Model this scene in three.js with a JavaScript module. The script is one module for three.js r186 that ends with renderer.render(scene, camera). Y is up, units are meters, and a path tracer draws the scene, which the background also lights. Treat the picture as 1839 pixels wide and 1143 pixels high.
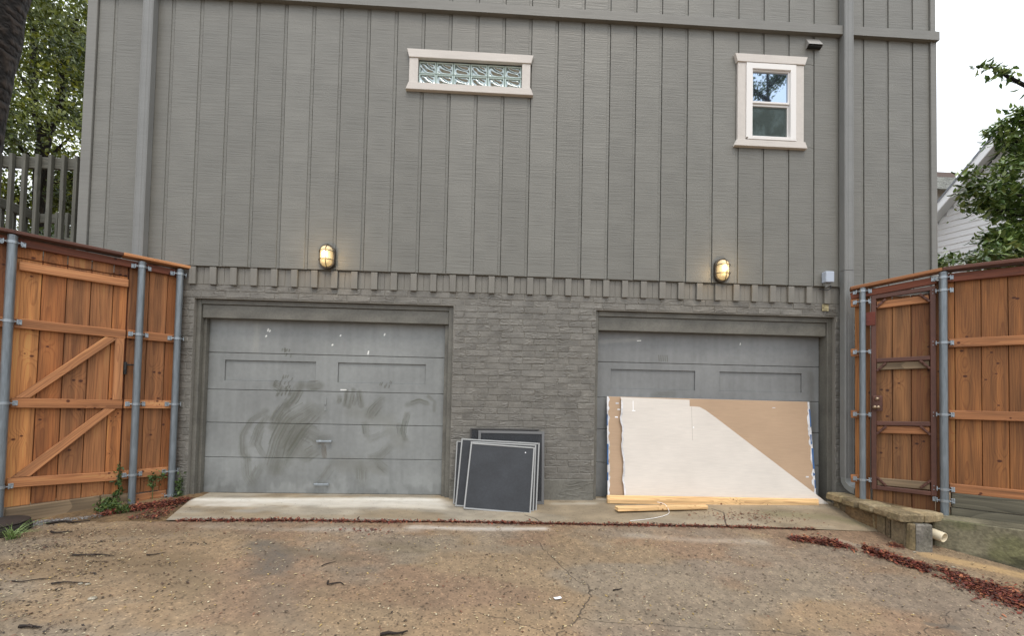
import * as THREE from 'three';
import { mergeGeometries, toCreasedNormals } from 'three/addons/utils/BufferGeometryUtils.js';

// ---------------------------------------------------------------- camera, sky, sun, exposure
const scene = new THREE.Scene();
const camera = new THREE.PerspectiveCamera(85.22, 1839 / 1380, 0.05, 400);
camera.setViewOffset(1839, 1380, 0, 0, 1839, 1143);          // 4:3 lens, the picture keeps its upper part
camera.position.set(3.609, 1.17, 4.708);
camera.rotation.set(0.0270, -0.0440, 0.0210, 'YXZ');
const renderer = new THREE.WebGLRenderer();
renderer.toneMapping = THREE.LinearToneMapping;
renderer.toneMappingExposure = 1.1;
renderer.shadowMap.enabled = true;

function rng(seed) { let a = seed >>> 0; return () => { a = (a + 0x6D2B79F5) | 0; let t = Math.imul(a ^ (a >>> 15), 1 | a); t = (t + Math.imul(t ^ (t >>> 7), 61 | t)) ^ t; return ((t ^ (t >>> 14)) >>> 0) / 4294967296; }; }
// periodic value noise, period p cells
function makeNoise(seed) {
  const r = rng(seed), T = new Float32Array(65536); for (let i = 0; i < 65536; i++) T[i] = r();
  const h = (x, y) => T[((x * 73) ^ (y * 5171 + x * 131)) & 65535];
  const m = (a, p) => ((a % p) + p) % p;
  return (x, y, px = 4096, py = px) => {
    const xi = Math.floor(x), yi = Math.floor(y); let fx = x - xi, fy = y - yi;
    fx = fx * fx * (3 - 2 * fx); fy = fy * fy * (3 - 2 * fy);
    const x0 = m(xi, px), x1 = m(xi + 1, px), y0 = m(yi, py), y1 = m(yi + 1, py);
    const a = h(x0, y0), b = h(x1, y0), c = h(x0, y1), d = h(x1, y1);
    return a + (b - a) * fx + (c - a) * fy + (a - b - c + d) * fx * fy;
  };
}
const NZ = makeNoise(7);
function fbm(x, y, oct, px = 4096, py = px) { let s = 0, a = 0.5, t = 0; for (let i = 0; i < oct; i++) { s += a * NZ(x + i * 17 * 0, y, px, py); t += a; a *= 0.5; x *= 2; y *= 2; px *= 2; py *= 2; } return s / t; }
const clamp = (v, a = 0, b = 1) => v < a ? a : v > b ? b : v;
const lerp = (a, b, t) => a + (b - a) * t;
const sstep = (a, b, v) => { const t = clamp((v - a) / (b - a)); return t * t * (3 - 2 * t); };

const SW = 512, SH = 256, sd = new Float32Array(SW * SH * 4);
for (let j = 0; j < SH; j++) for (let i = 0; i < SW; i++) {
  const el = ((j + 0.5) / SH - 0.5) * Math.PI, s = Math.sin(el);
  const cl = fbm(i / 64, j / 40, 4, 8, 4096);
  const base = s >= 0 ? (1 + 2 * s) / 3 : 0.33;
  const L = 1.98 * base * (0.86 + 0.28 * cl) + 0.25;
  const blue = 0.04 + 0.10 * sstep(0.45, 0.75, cl) * Math.max(0, s);
  const k = (j * SW + i) * 4; sd[k] = L * (0.985 - blue); sd[k + 1] = L * (1.0 - blue * 0.45); sd[k + 2] = L * (1.01 + blue * 0.5); sd[k + 3] = 1;
}
const sky = new THREE.DataTexture(sd, SW, SH, THREE.RGBAFormat, THREE.FloatType);
sky.mapping = THREE.EquirectangularReflectionMapping; sky.magFilter = THREE.LinearFilter; sky.minFilter = THREE.LinearFilter; sky.needsUpdate = true;
scene.background = sky; scene.environment = sky;
const sun = new THREE.DirectionalLight(0xfff1e0, 1.15);
sun.position.set(6.0, 18, 8.5); sun.target.position.set(4, 0, 0); sun.castShadow = true; sun.shadow.radius = 30;
sun.shadow.camera.left = -14; sun.shadow.camera.right = 14; sun.shadow.camera.top = 14; sun.shadow.camera.bottom = -14; sun.shadow.camera.far = 60; sun.shadow.mapSize.set(2048, 2048);
scene.add(sun, sun.target);

// ---------------------------------------------------------------- naming
const used = {};
function numbered(n) { const k = used[n] = (used[n] ?? -1) + 1; return k ? n + '_' + String(k).padStart(3, '0') : n; }
function tag(o, label, category, group, kind) { if (label) o.userData.label = label; if (category) o.userData.category = category; if (group) o.userData.group = group; if (kind) o.userData.kind = kind; return o; }
function thing(name, label, category, pos = [0, 0, 0], turn = 0, group) {
  const o = new THREE.Group(); o.name = numbered(name); o.position.set(...pos); o.rotation.y = turn; scene.add(o); return tag(o, label, category, group);
}
function part(name, geo, m, parent, label) { const o = new THREE.Mesh(geo, m); o.name = name; o.castShadow = o.receiveShadow = true; parent.add(o); if (label) o.userData.label = label; return o; }
function struct(name, geo, m, label, category) { const o = part(numbered(name), geo, m, scene); o.userData.kind = 'structure'; return tag(o, label, category); }
function group(name, parent) { const g = new THREE.Group(); g.name = name; parent.add(g); return g; }

// ---------------------------------------------------------------- textures
function dataTex(w, h, fn, srgb = true) {
  const d = new Uint8Array(w * h * 4);
  for (let j = 0; j < h; j++) for (let i = 0; i < w; i++) { const c = fn(i, j), k = (j * w + i) * 4; if (typeof c === 'number') d[k] = d[k + 1] = d[k + 2] = clamp(c) * 255; else { d[k] = clamp(c[0], 0, 255); d[k + 1] = clamp(c[1], 0, 255); d[k + 2] = clamp(c[2], 0, 255); } d[k + 3] = 255; }
  const t = new THREE.DataTexture(d, w, h, THREE.RGBAFormat); t.wrapS = t.wrapT = THREE.RepeatWrapping; t.magFilter = THREE.LinearFilter; t.minFilter = THREE.LinearMipmapLinearFilter; t.generateMipmaps = true;
  if (srgb) t.colorSpace = THREE.SRGBColorSpace; t.needsUpdate = true; return t;
}
// rough-sawn siding: fine saw marks that run across the boards
const sidingBump = dataTex(1024, 1024, (i, j) => {
  const u = i / 1024, v = j / 1024, wob = fbm(u * 6, v * 4, 3, 6, 4) * 0.05;
  const a = fbm(u * 5, (v + wob * 0.25) * 100, 3, 5, 100), b = fbm(u * 10, v * 10, 3, 10), c = fbm(u * 140, v * 140, 2, 140);
  let s = a * 0.6 + c * 0.2; s = lerp(s, c * 0.6 + 0.15, sstep(0.55, 0.7, b) * 0.7);
  return clamp(s * 1.1);
}, false);
const sidingMap = dataTex(512, 512, (i, j) => { const u = i / 512, v = j / 512; const a = fbm(u * 5, v * 5, 4, 5), b = fbm(u * 4, v * 60, 2, 4, 60); const f = 0.93 + 0.10 * a + 0.05 * (b - 0.5); return [250 * f, 250 * f, 249 * f]; });
const brickBump = dataTex(1024, 512, (i, j) => {
  const u = i / 1024, v = j / 512, w = (fbm(u * 5, v * 6, 3, 5, 6) - 0.5) * 0.09;
  const a = fbm(u * 7, (v + w) * 40, 2, 7, 40), r = Math.abs(a - 0.5) * 2; const f = fbm(u * 150, v * 90, 2, 150, 90);
  return clamp(0.25 + 0.55 * (1 - sstep(0, 0.28, r)) * sstep(0.42, 0.6, fbm(u * 14, v * 8, 2, 14, 8)) + 0.25 * a + 0.15 * f);
}, false);
// cedar: eight boards side by side, 2.4 m long
function woodTex(seed, hot) {
  const cols = 8, W = 1024, H = 2048, r = rng(seed), P = [];
  for (let c = 0; c < cols; c++) { const kn = []; const n = 3 + Math.floor(r() * 4); for (let k = 0; k < n; k++) kn.push([0.15 + 0.7 * r(), r() * 2.4, 0.035 + 0.05 * r()]); P.push({ uc: 0.2 + 0.6 * r(), vc: r() * 2.4, f: 5 + 5 * r(), kn, tone: r(), sap: r() }); }
  return dataTex(W, H, (i, j) => {
    const c = Math.floor(i / 128), p = P[c], u = (i % 128) / 128, v = j / H * 2.4;
    let dk = 0, push = 0;
    for (const k of p.kn) { let dv = v - k[1]; dv -= Math.round(dv / 2.4) * 2.4; const du = (u - k[0]) * 0.14; const d2 = (du * du + dv * dv * 0.35) / (k[2] * k[2] * 0.09); push += Math.exp(-d2 * 0.35) * 1.6; const d1 = Math.sqrt(du * du + dv * dv) / (k[2] * 0.16); dk = Math.max(dk, 1 - sstep(0.55, 1.25, d1)); }
    const wv = fbm(u * 3 + c * 9, v * 2.5, 3), dist = Math.sqrt(((u - p.uc) * 1.4) ** 2 + ((((v - p.vc) - Math.round((v - p.vc) / 2.4) * 2.4)) * 0.28) ** 2);
    const ring = dist * p.f + wv * 1.7 + push; const fr = ring - Math.floor(ring);
    const late = sstep(0.55, 0.95, fr) * (1 - sstep(0.95, 1, fr));
    const fine = fbm(u * 60 + c * 50, v * 7, 3), st = fbm(u * 5 + c * 31, v * 1.3, 4);
    let k = 1.02 - 0.12 * late + 0.26 * (fine - 0.5) + 0.55 * (st - 0.5);
    k *= 0.92 + 0.16 * p.tone; const sapw = sstep(0.5, 0.62, fbm(u * 2.2 + c * 71, v * 0.7, 2)) * 0.35;
    let R = lerp(228, 255, sapw) * k, G = lerp(208, 236, sapw) * k - late * 6, B = lerp(190, 214, sapw) * k - late * 7;
    R = lerp(R, 92, dk * 0.8); G = lerp(G, 56, dk * 0.8); B = lerp(B, 40, dk * 0.8);
    return [R, G, B];
  });
}
const wood = woodTex(21), woodGrey = dataTex(512, 1024, (i, j) => { const u = i / 512, v = j / 1024; const wv = fbm(u * 4, v * 3, 3, 4, 3), ring = (u * 5 + wv * 4) % 1; const f = 0.72 + 0.2 * ring + 0.35 * (fbm(u * 90, v * 6, 3, 90, 6) - 0.3); return [226 * f, 224 * f, 218 * f]; });
const woodBump = dataTex(512, 512, (i, j) => { const u = i / 512, v = j / 512; return fbm(u * 90, v * 5, 3, 90, 5) * 0.7 + 0.3 * fbm(u * 20, v * 20, 3, 20); }, false);
const grit = dataTex(512, 512, (i, j) => { const u = i / 512, v = j / 512; return 0.55 * fbm(u * 120, v * 120, 2, 120) + 0.45 * fbm(u * 30, v * 30, 3, 30); }, false);
const mottle = dataTex(512, 512, (i, j) => { const u = i / 512, v = j / 512; const a = fbm(u * 6, v * 6, 4, 6), b = fbm(u * 80, v * 80, 2, 80); const f = 0.78 + 0.3 * a + 0.14 * (b - 0.5); return [246 * f, 246 * f, 246 * f]; });
const plain = dataTex(512, 512, (i, j) => { const u = i / 512, v = j / 512; const a = fbm(u * 4, v * 4, 3, 4), b = fbm(u * 12, v * 120, 3, 12, 120); const f = 0.93 + 0.05 * a + 0.05 * b; return [252 * f, 252 * f, 252 * f]; });
const spangle = dataTex(256, 256, (i, j) => { const u = i / 256, v = j / 256; const a = fbm(u * 8, v * 24, 3, 8, 24), b = fbm(u * 40, v * 40, 2, 40); const f = 0.82 + 0.2 * a + 0.14 * (b - 0.5); return [244 * f, 246 * f, 250 * f]; });
const stoneMap = dataTex(512, 512, (i, j) => { const u = i / 512, v = j / 512; const a = fbm(u * 5, v * 5, 4, 5), b = fbm(u * 60, v * 60, 2, 60), g = sstep(0.52, 0.7, fbm(u * 4 + 3, v * 4, 3, 4096)); const f = 0.62 + 0.5 * a + 0.3 * (b - 0.5); return [lerp(238, 206, g * 0.4) * f, lerp(230, 204, g * 0.4) * f, lerp(212, 174, g * 0.4) * f]; });
const mossMap = dataTex(512, 512, (i, j) => { const u = i / 512, v = j / 512; const a = fbm(u * 7, v * 5, 4, 7, 5), b = fbm(u * 70, v * 70, 2, 70), g = sstep(0.46, 0.66, fbm(u * 5, v * 5, 4, 5)), d = sstep(0.55, 0.75, fbm(u * 3, v * 9, 4, 3, 9)); const f = (0.66 + 0.42 * a + 0.28 * (b - 0.5)) * (1 - 0.4 * d); return [lerp(236, 206, g) * f, lerp(232, 210, g) * f, lerp(216, 174, g) * f]; });
const barkMap = dataTex(256, 512, (i, j) => { const u = i / 256, v = j / 512; const a = Math.abs(fbm(u * 14, v * 5, 3, 14, 5) - 0.5) * 2; const f = 0.4 + 0.9 * a; return [240 * f, 232 * f, 222 * f]; });
const barkBump = dataTex(256, 512, (i, j) => { const u = i / 256, v = j / 512; return clamp(Math.abs(fbm(u * 14, v * 5, 3, 14, 5) - 0.5) * 3); }, false);

// a painted map in metres: dirt, streaks and stains with outlines of their own
function canvasF(w, h, fill) { const d = new Float32Array(w * h * 3); for (let j = 0; j < h; j++) for (let i = 0; i < w; i++) { const c = fill(i, j), k = (j * w + i) * 3; d[k] = c[0]; d[k + 1] = c[1]; d[k + 2] = c[2]; } return { w, h, d }; }
function stroke(C, sx, sy, pts, r, col, alpha, seed, streak = 0.5, soft = 0.5) {
  const w = C.w, h = C.h, px = pts.map(p => [p[0] * sx, p[1] * sy]); let x0 = 1e9, x1 = -1e9, y0 = 1e9, y1 = -1e9;
  for (const p of px) { x0 = Math.min(x0, p[0]); x1 = Math.max(x1, p[0]); y0 = Math.min(y0, p[1]); y1 = Math.max(y1, p[1]); }
  const R = r * sx, q = Math.ceil(R * 1.6 + 2); x0 = Math.max(0, Math.floor(x0 - q)); x1 = Math.min(w - 1, Math.ceil(x1 + q)); y0 = Math.max(0, Math.floor(y0 - q)); y1 = Math.min(h - 1, Math.ceil(y1 + q));
  for (let j = y0; j <= y1; j++) for (let i = x0; i <= x1; i++) {
    let best = 1e9, side = 0, along = 0, acc = 0;
    for (let k = 0; k < px.length - 1; k++) { const a = px[k], b = px[k + 1], dx = b[0] - a[0], dy = b[1] - a[1], L = Math.hypot(dx, dy) || 1e-6; const t = clamp(((i - a[0]) * dx + (j - a[1]) * dy) / (L * L)); const ex = i - a[0] - dx * t, ey = j - a[1] - dy * t, dd = Math.hypot(ex, ey); if (dd < best) { best = dd; side = (ex * dy - ey * dx) / L; along = acc + t * L; } acc += L; }
    const n = fbm(i / 14 + seed * 3.1, j / 14 + seed, 3), e = 1 - sstep(1 - soft, 1.15, best / R + (n - 0.5) * 0.7); if (e <= 0) continue;
    const s = lerp(1, sstep(0.25, 0.75, fbm(side / 2.2 + seed * 11, along / 60 + seed, 2)), streak), m = alpha * e * s * (0.6 + 0.6 * n), k3 = (j * w + i) * 3;
    for (let c = 0; c < 3; c++) C.d[k3 + c] = lerp(C.d[k3 + c], col[c], clamp(m));
  }
}
function toTex(C) { return dataTex(C.w, C.h, (i, j) => { const k = (j * C.w + i) * 3; return [C.d[k], C.d[k + 1], C.d[k + 2]]; }); }

// ---------------------------------------------------------------- materials
const std = (o) => new THREE.MeshStandardMaterial({ roughness: 0.8, ...o });
const srgb = (r, g, b) => new THREE.Color().setRGB(r / 255, g / 255, b / 255, THREE.SRGBColorSpace);
const jr = rng(99);
const M = {};
M.siding = [0, 1, 2].map(i => std({ color: srgb(123 - i * 3, 122 - i * 3, 116 - i * 3), map: sidingMap, bumpMap: sidingBump, bumpScale: 0.0033, roughness: 0.48 }));
M.trim = std({ color: srgb(124, 123, 118), map: sidingMap, bumpMap: sidingBump, bumpScale: 0.0015, roughness: 0.5 });
M.brick = [0, 1, 2, 3].map(i => std({ color: srgb(129 - i * 2, 126 - i * 2, 119 - i * 2), map: mottle, bumpMap: brickBump, bumpScale: 0.007, roughness: 0.5 }));
M.soldier = std({ color: srgb(125, 122, 115), map: sidingMap, bumpMap: sidingBump, bumpScale: 0.004, roughness: 0.5 });
M.mortar = std({ color: srgb(122, 119, 112), bumpMap: grit, bumpScale: 0.003 });
M.parge = std({ color: srgb(120, 118, 110), map: mottle, bumpMap: brickBump, bumpScale: 0.006, roughness: 0.7 });
M.jamb = std({ color: srgb(114, 112, 104), map: mottle, bumpMap: grit, bumpScale: 0.0006, roughness: 0.5 });
M.casing = std({ color: srgb(210, 204, 197), map: plain, bumpMap: woodBump, bumpScale: 0.0012, roughness: 0.6 });
M.vinyl = std({ color: srgb(230, 228, 225), roughness: 0.35 });
M.dark = std({ color: srgb(34, 33, 32), roughness: 0.8 });
M.spout = std({ color: srgb(128, 129, 127), map: plain, roughness: 0.42 });
M.galv = std({ color: srgb(138, 146, 150), map: spangle, roughness: 0.36, metalness: 0.4 });
M.clamp = std({ color: srgb(178, 186, 190), map: spangle, roughness: 0.35, metalness: 0.6 });
const cedarTints = [[178, 126, 78], [148, 102, 62], [192, 143, 92], [128, 86, 53], [167, 116, 71], [158, 116, 78]];
M.cedar = cedarTints.map(c => std({ color: srgb(c[0], c[1], c[2]), map: wood, bumpMap: woodBump, bumpScale: 0.0012, roughness: 0.75 }));
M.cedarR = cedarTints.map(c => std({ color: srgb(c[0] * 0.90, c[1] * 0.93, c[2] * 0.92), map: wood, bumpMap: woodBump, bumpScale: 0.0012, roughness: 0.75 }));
M.rail = [[192, 146, 106], [178, 132, 93]].map(c => std({ color: srgb(...c), map: wood, bumpMap: woodBump, bumpScale: 0.0012, roughness: 0.75 }));
M.railDark = std({ color: srgb(128, 78, 58), map: wood, bumpMap: woodBump, bumpScale: 0.0012, roughness: 0.7 });
M.capDark = std({ color: srgb(98, 66, 56), map: wood, bumpMap: woodBump, bumpScale: 0.0012, roughness: 0.7 });
M.oldWood = std({ color: srgb(148, 128, 104), map: woodGrey, bumpMap: woodBump, bumpScale: 0.002, roughness: 0.85 });
M.greyWood = std({ color: srgb(116, 112, 98), map: woodGrey, bumpMap: woodBump, bumpScale: 0.002, roughness: 0.85 });
M.pine = std({ color: srgb(255, 232, 184), map: wood, bumpMap: woodBump, bumpScale: 0.0006, roughness: 0.7 });
M.maroon = std({ color: srgb(98, 62, 50), map: mottle, roughness: 0.5, metalness: 0.1 });
M.rust = std({ color: srgb(116, 56, 42), map: mottle, bumpMap: grit, bumpScale: 0.001, roughness: 0.8 });
M.black = std({ color: srgb(30, 30, 31), roughness: 0.5 });
M.brass = std({ color: srgb(150, 132, 112), metalness: 0.85, roughness: 0.3 });
M.paper = std({ color: srgb(184, 157, 130), map: plain, roughness: 0.85 });
M.gyp = std({ color: srgb(222, 215, 206), map: plain, roughness: 0.85 });
M.torn = std({ color: srgb(238, 238, 240), map: mottle, bumpMap: grit, bumpScale: 0.002, roughness: 0.9 });
M.bluetape = std({ color: srgb(70, 112, 166), map: mottle, roughness: 0.7 });
M.stone = [[160, 146, 120], [140, 130, 112], [124, 112, 94], [150, 150, 152]].map(c => std({ color: srgb(...c), map: stoneMap, bumpMap: grit, bumpScale: 0.006, roughness: 0.9 }));
M.capstone = [[178, 164, 138], [152, 139, 116], [190, 178, 154]].map(c => std({ color: srgb(...c), map: stoneMap, bumpMap: grit, bumpScale: 0.004, roughness: 0.85 }));
M.curb = std({ color: srgb(140, 136, 120), map: mossMap, bumpMap: grit, bumpScale: 0.004, roughness: 0.9 });
M.pvc = std({ color: srgb(226, 214, 186), roughness: 0.4 });
M.soil = std({ color: srgb(134, 112, 86), map: stoneMap, bumpMap: grit, bumpScale: 0.01, roughness: 0.95 });
M.bark = std({ color: srgb(60, 52, 46), map: barkMap, bumpMap: barkBump, bumpScale: 0.03, roughness: 0.95 });
M.deck = std({ color: srgb(112, 112, 104), map: woodGrey, roughness: 0.7 });
M.white = std({ color: srgb(248, 248, 250), roughness: 0.6 });
M.soffit = std({ color: srgb(190, 192, 192), roughness: 0.7 });
const leafMat = (t) => new THREE.MeshPhysicalMaterial({ color: 0xffffff, roughness: 0.55, side: THREE.DoubleSide, transmission: t, thickness: 0 });

// ---------------------------------------------------------------- geometry helpers
const V = (x, y, z) => new THREE.Vector3(x, y, z);
// chamfered box; uv in metres on the face's own axes, or, with grain = 'x'|'y'|'z', along a board of the wood atlas
let woodCol = 0;
function cbox(w, h, d, c = 0.003, o = {}) {
  c = Math.min(c, w * 0.3, h * 0.3, d * 0.3);
  const hx = w / 2, hy = h / 2, hz = d / 2, pos = [], nor = [], uv = [];
  const L = o.grain, sc = o.scale ?? 1, len = L ? [w, h, d]['xyz'.indexOf(L)] : 0, flip = jr() < 0.5 ? -1 : 1;
  const col = o.col ?? (woodCol++ % 8), off = L && !o.bare ? 0.5 + (jr() - 0.5) * Math.max(0, 1 - (len + 0.06) / 2.4) : jr() * 5, off2 = jr() * 5;
  const P = (sx, sy, sz, a) => [sx * (hx - (a === 0 ? 0 : c)), sy * (hy - (a === 1 ? 0 : c)), sz * (hz - (a === 2 ? 0 : c))];
  const tri = (A, B, D) => {
    let ux = B[0] - A[0], uy = B[1] - A[1], uz = B[2] - A[2], vx = D[0] - A[0], vy = D[1] - A[1], vz = D[2] - A[2];
    let n = [uy * vz - uz * vy, uz * vx - ux * vz, ux * vy - uy * vx]; const l = Math.hypot(...n) || 1; n = n.map(v => v / l);
    const cx = (A[0] + B[0] + D[0]) / 3, cy = (A[1] + B[1] + D[1]) / 3, cz = (A[2] + B[2] + D[2]) / 3;
    let T = [A, B, D]; if (n[0] * cx / hx + n[1] * cy / hy + n[2] * cz / hz < 0) { T = [A, D, B]; n = n.map(v => -v); }
    const an = n.map(Math.abs), ax = an[0] > an[1] && an[0] > an[2] ? 0 : an[1] > an[2] ? 1 : 2;
    for (const p of T) {
      pos.push(...p); nor.push(...n);
      if (!L) { const [a, b] = ax === 0 ? [2, 1] : ax === 1 ? [0, 2] : [0, 1]; uv.push(p[a] * sc + off, p[b] * sc + off2); }
      else { const li = 'xyz'.indexOf(L); const ac = [0, 1, 2].filter(q => q !== li && q !== ax); const ai = ax === li ? ac[0] : ac[0] ?? (li + 1) % 3; const ext = [w, h, d][ai]; const aa = o.bare ? p[ai] * 4 + off2 : (col + 0.06 + 0.88 * clamp(p[ai] / Math.max(ext, 0.13) + 0.5)) / 8; uv.push(aa, flip * (p[li] + (ax === li ? p[ac[1] ?? ai] : 0)) / 2.4 + off); }
    }
  };
  const quad = (A, B, D, E) => { tri(A, B, D); tri(A, D, E); };
  for (const a of [0, 1, 2]) for (const s of [-1, 1]) { const q = [[-1, -1], [1, -1], [1, 1], [-1, 1]].map(([m, n]) => { const v = [0, 0, 0]; v[a] = s; v[(a + 1) % 3] = m; v[(a + 2) % 3] = n; return P(...v, a); }); quad(...q); }
  for (const a of [0, 1, 2]) for (const m of [-1, 1]) for (const n of [-1, 1]) { const b = (a + 1) % 3, e = (a + 2) % 3; const v = (t) => { const r = [0, 0, 0]; r[a] = t; r[b] = m; r[e] = n; return r; }; quad(P(...v(-1), b), P(...v(1), b), P(...v(1), e), P(...v(-1), e)); }
  for (const x of [-1, 1]) for (const y of [-1, 1]) for (const z of [-1, 1]) tri(P(x, y, z, 0), P(x, y, z, 1), P(x, y, z, 2));
  const g = new THREE.BufferGeometry(); g.setAttribute('position', new THREE.Float32BufferAttribute(pos, 3)); g.setAttribute('normal', new THREE.Float32BufferAttribute(nor, 3)); g.setAttribute('uv', new THREE.Float32BufferAttribute(uv, 2)); return g;
}
// box from its limits
function bx(x0, x1, y0, y1, z0, z1, c, o) { return cbox(x1 - x0, y1 - y0, z1 - z0, c, o).translate((x0 + x1) / 2, (y0 + y1) / 2, (z0 + z1) / 2); }
// irregular cut stone: a chamfered box whose vertices are pushed about
function rough(g, amt, seed) {
  const p = g.attributes.position; for (let i = 0; i < p.count; i++) { const x = p.getX(i), y = p.getY(i), z = p.getZ(i); const k = (a) => (NZ(x * 23 + a * 9 + seed, y * 23 + z * 31 + a) - 0.5) * 2 * amt; p.setXYZ(i, x + k(1), y + k(2), z + k(3)); }
  g.computeVertexNormals(); return g;
}
function uvMetres(g, s = 1) { const p = g.attributes.position, n = g.attributes.normal, u = new Float32Array(p.count * 2); for (let i = 0; i < p.count; i++) { const ax = Math.abs(n.getX(i)), ay = Math.abs(n.getY(i)), az = Math.abs(n.getZ(i)); let a, b; if (ax > ay && ax > az) { a = p.getZ(i); b = p.getY(i); } else if (ay > az) { a = p.getX(i); b = p.getZ(i); } else { a = p.getX(i); b = p.getY(i); } u[i * 2] = a * s; u[i * 2 + 1] = b * s; } g.setAttribute('uv', new THREE.BufferAttribute(u, 2)); return g; }
function extrude(pts, depth, bevel = 0, holes = []) {
  const s = new THREE.Shape(pts.map(p => new THREE.Vector2(p[0], p[1]))); for (const h of holes) s.holes.push(new THREE.Path(h.map(p => new THREE.Vector2(p[0], p[1]))));
  let g = new THREE.ExtrudeGeometry(s, { depth: depth - 2 * bevel, bevelEnabled: bevel > 0, bevelThickness: bevel, bevelSize: bevel, bevelOffset: -bevel, bevelSegments: 1 }); if (bevel) g.translate(0, 0, bevel); return uvMetres(g);
}
const clean = (list) => mergeGeometries(list.map(g => { g = g.index ? g.toNonIndexed() : g; for (const k of Object.keys(g.attributes)) if (!['position', 'normal', 'uv'].includes(k)) g.deleteAttribute(k); return g; }));
function cyl(r0, r1, h, seg = 20, x = 0, y = 0, z = 0) { return new THREE.CylinderGeometry(r1, r0, h, seg).translate(x, y + h / 2, z); }
function bar(a, b, r, seg = 8) { const d = b.clone().sub(a), g = new THREE.CylinderGeometry(r, r, d.length(), seg); g.applyQuaternion(new THREE.Quaternion().setFromUnitVectors(V(0, 1, 0), d.clone().normalize())); return g.translate((a.x + b.x) / 2, (a.y + b.y) / 2, (a.z + b.z) / 2); }
function limb(pts, radii, seg = 9, steps = 6, wob = 0.06, seed = 1) {
  const cv = new THREE.CatmullRomCurve3(pts), n = (pts.length - 1) * steps, pos = [], uv = [], idx = []; let t0 = V(0, 0, 1);
  for (let i = 0; i <= n; i++) {
    const t = i / n, p = cv.getPoint(t), tg = cv.getTangent(t), f = t * (radii.length - 1), k = Math.min(radii.length - 2, Math.floor(f)), r = lerp(radii[k], radii[k + 1], f - k);
    const b = V().crossVectors(tg, t0).normalize(), nn = V().crossVectors(b, tg).normalize(); t0 = nn;
    for (let j = 0; j <= seg; j++) { const a = j / seg * Math.PI * 2, rr = r * (1 + wob * (NZ((j % seg) * 1.7 + seed, i * 0.7) - 0.5) * 2); const q = p.clone().addScaledVector(b, Math.cos(a) * rr).addScaledVector(nn, Math.sin(a) * rr); pos.push(q.x, q.y, q.z); uv.push(j / seg, i * 0.25); }
  }
  for (let i = 0; i < n; i++) for (let j = 0; j < seg; j++) { const a = i * (seg + 1) + j, b = a + seg + 1; idx.push(a, b, a + 1, b, b + 1, a + 1); }
  const g = new THREE.BufferGeometry(); g.setAttribute('position', new THREE.Float32BufferAttribute(pos, 3)); g.setAttribute('uv', new THREE.Float32BufferAttribute(uv, 2)); g.setIndex(idx); g.computeVertexNormals(); return g;
}
// a folded, pointed leaf, length 1 along y
const leafGeo = (() => { const p = [0, 0, 0, 0.22, 0.35, 0.06, 0, 0.45, -0.02, -0.22, 0.35, 0.06, 0.14, 0.75, 0.02, 0, 1, -0.1, -0.14, 0.75, 0.02]; const g = new THREE.BufferGeometry(); g.setAttribute('position', new THREE.Float32BufferAttribute(p, 3)); g.setIndex([0, 1, 2, 0, 2, 3, 2, 1, 4, 2, 4, 5, 2, 5, 6, 2, 6, 3]); g.computeVertexNormals(); return g; })();
function scatter(name, list, mat, parent, geo = leafGeo) {            // list of {p, q, s, c}
  const im = new THREE.InstancedMesh(geo, mat, list.length), m = new THREE.Matrix4(); im.name = name; im.castShadow = im.receiveShadow = true;
  list.forEach((l, i) => { m.compose(l.p, l.q, Array.isArray(l.s) ? V(...l.s) : V(l.s, l.s, l.s)); im.setMatrixAt(i, m); im.setColorAt(i, l.c); }); parent.add(im); im.userData.kind = 'stuff'; return im;
}

// ---------------------------------------------------------------- ground
function G(x, z) { const xx = clamp(x, 0, 9), s = 0.05 + 0.006 * xx + 0.0018 * xx * xx; return z <= 0 ? 0 : z < 3 ? -s * z : -s * 3 - 0.05 * (z - 3); }
function sheet(xs, zs, lift, inside) {
  const pos = [], uv = [], idx = [], nx = xs.length; for (const z of zs) for (const x of xs) { pos.push(x, G(x, z) + (typeof lift === 'function' ? lift(x, z) : lift), z); uv.push(x, z); }
  for (let j = 0; j < zs.length - 1; j++) for (let i = 0; i < nx - 1; i++) { if (inside && !inside((xs[i] + xs[i + 1]) / 2, (zs[j] + zs[j + 1]) / 2)) continue; const a = j * nx + i, b = a + nx; idx.push(a, b, a + 1, b, b + 1, a + 1); }
  const g = new THREE.BufferGeometry(); g.setAttribute('position', new THREE.Float32BufferAttribute(pos, 3)); g.setAttribute('uv', new THREE.Float32BufferAttribute(uv, 2)); g.setIndex(idx); g.computeVertexNormals(); return g;
}
const range = (a, b, n) => Array.from({ length: n + 1 }, (_, i) => a + (b - a) * i / n);
const jointZ = (x) => 0.685 - 0.012 * Math.sin(x * 1.3) + 0.07 * (1 - sstep(0.4, 2.2, x)) - 0.045 * sstep(2.2, 3.4, x);
{
  const far = [-90, -60, -40, -25, -15, -9, -6, -4, ...range(-3, 12, 40), 14, 17, 22, 30, 45, 70, 100], farZ = [-90, -60, -40, -25, -15, -8, -4, -2, -1, ...range(-0.4, 6, 40), 8, 11, 16, 24, 36, 60, 90];
  struct('ground', sheet(far, farZ, -0.03), M.soil);
}
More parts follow.
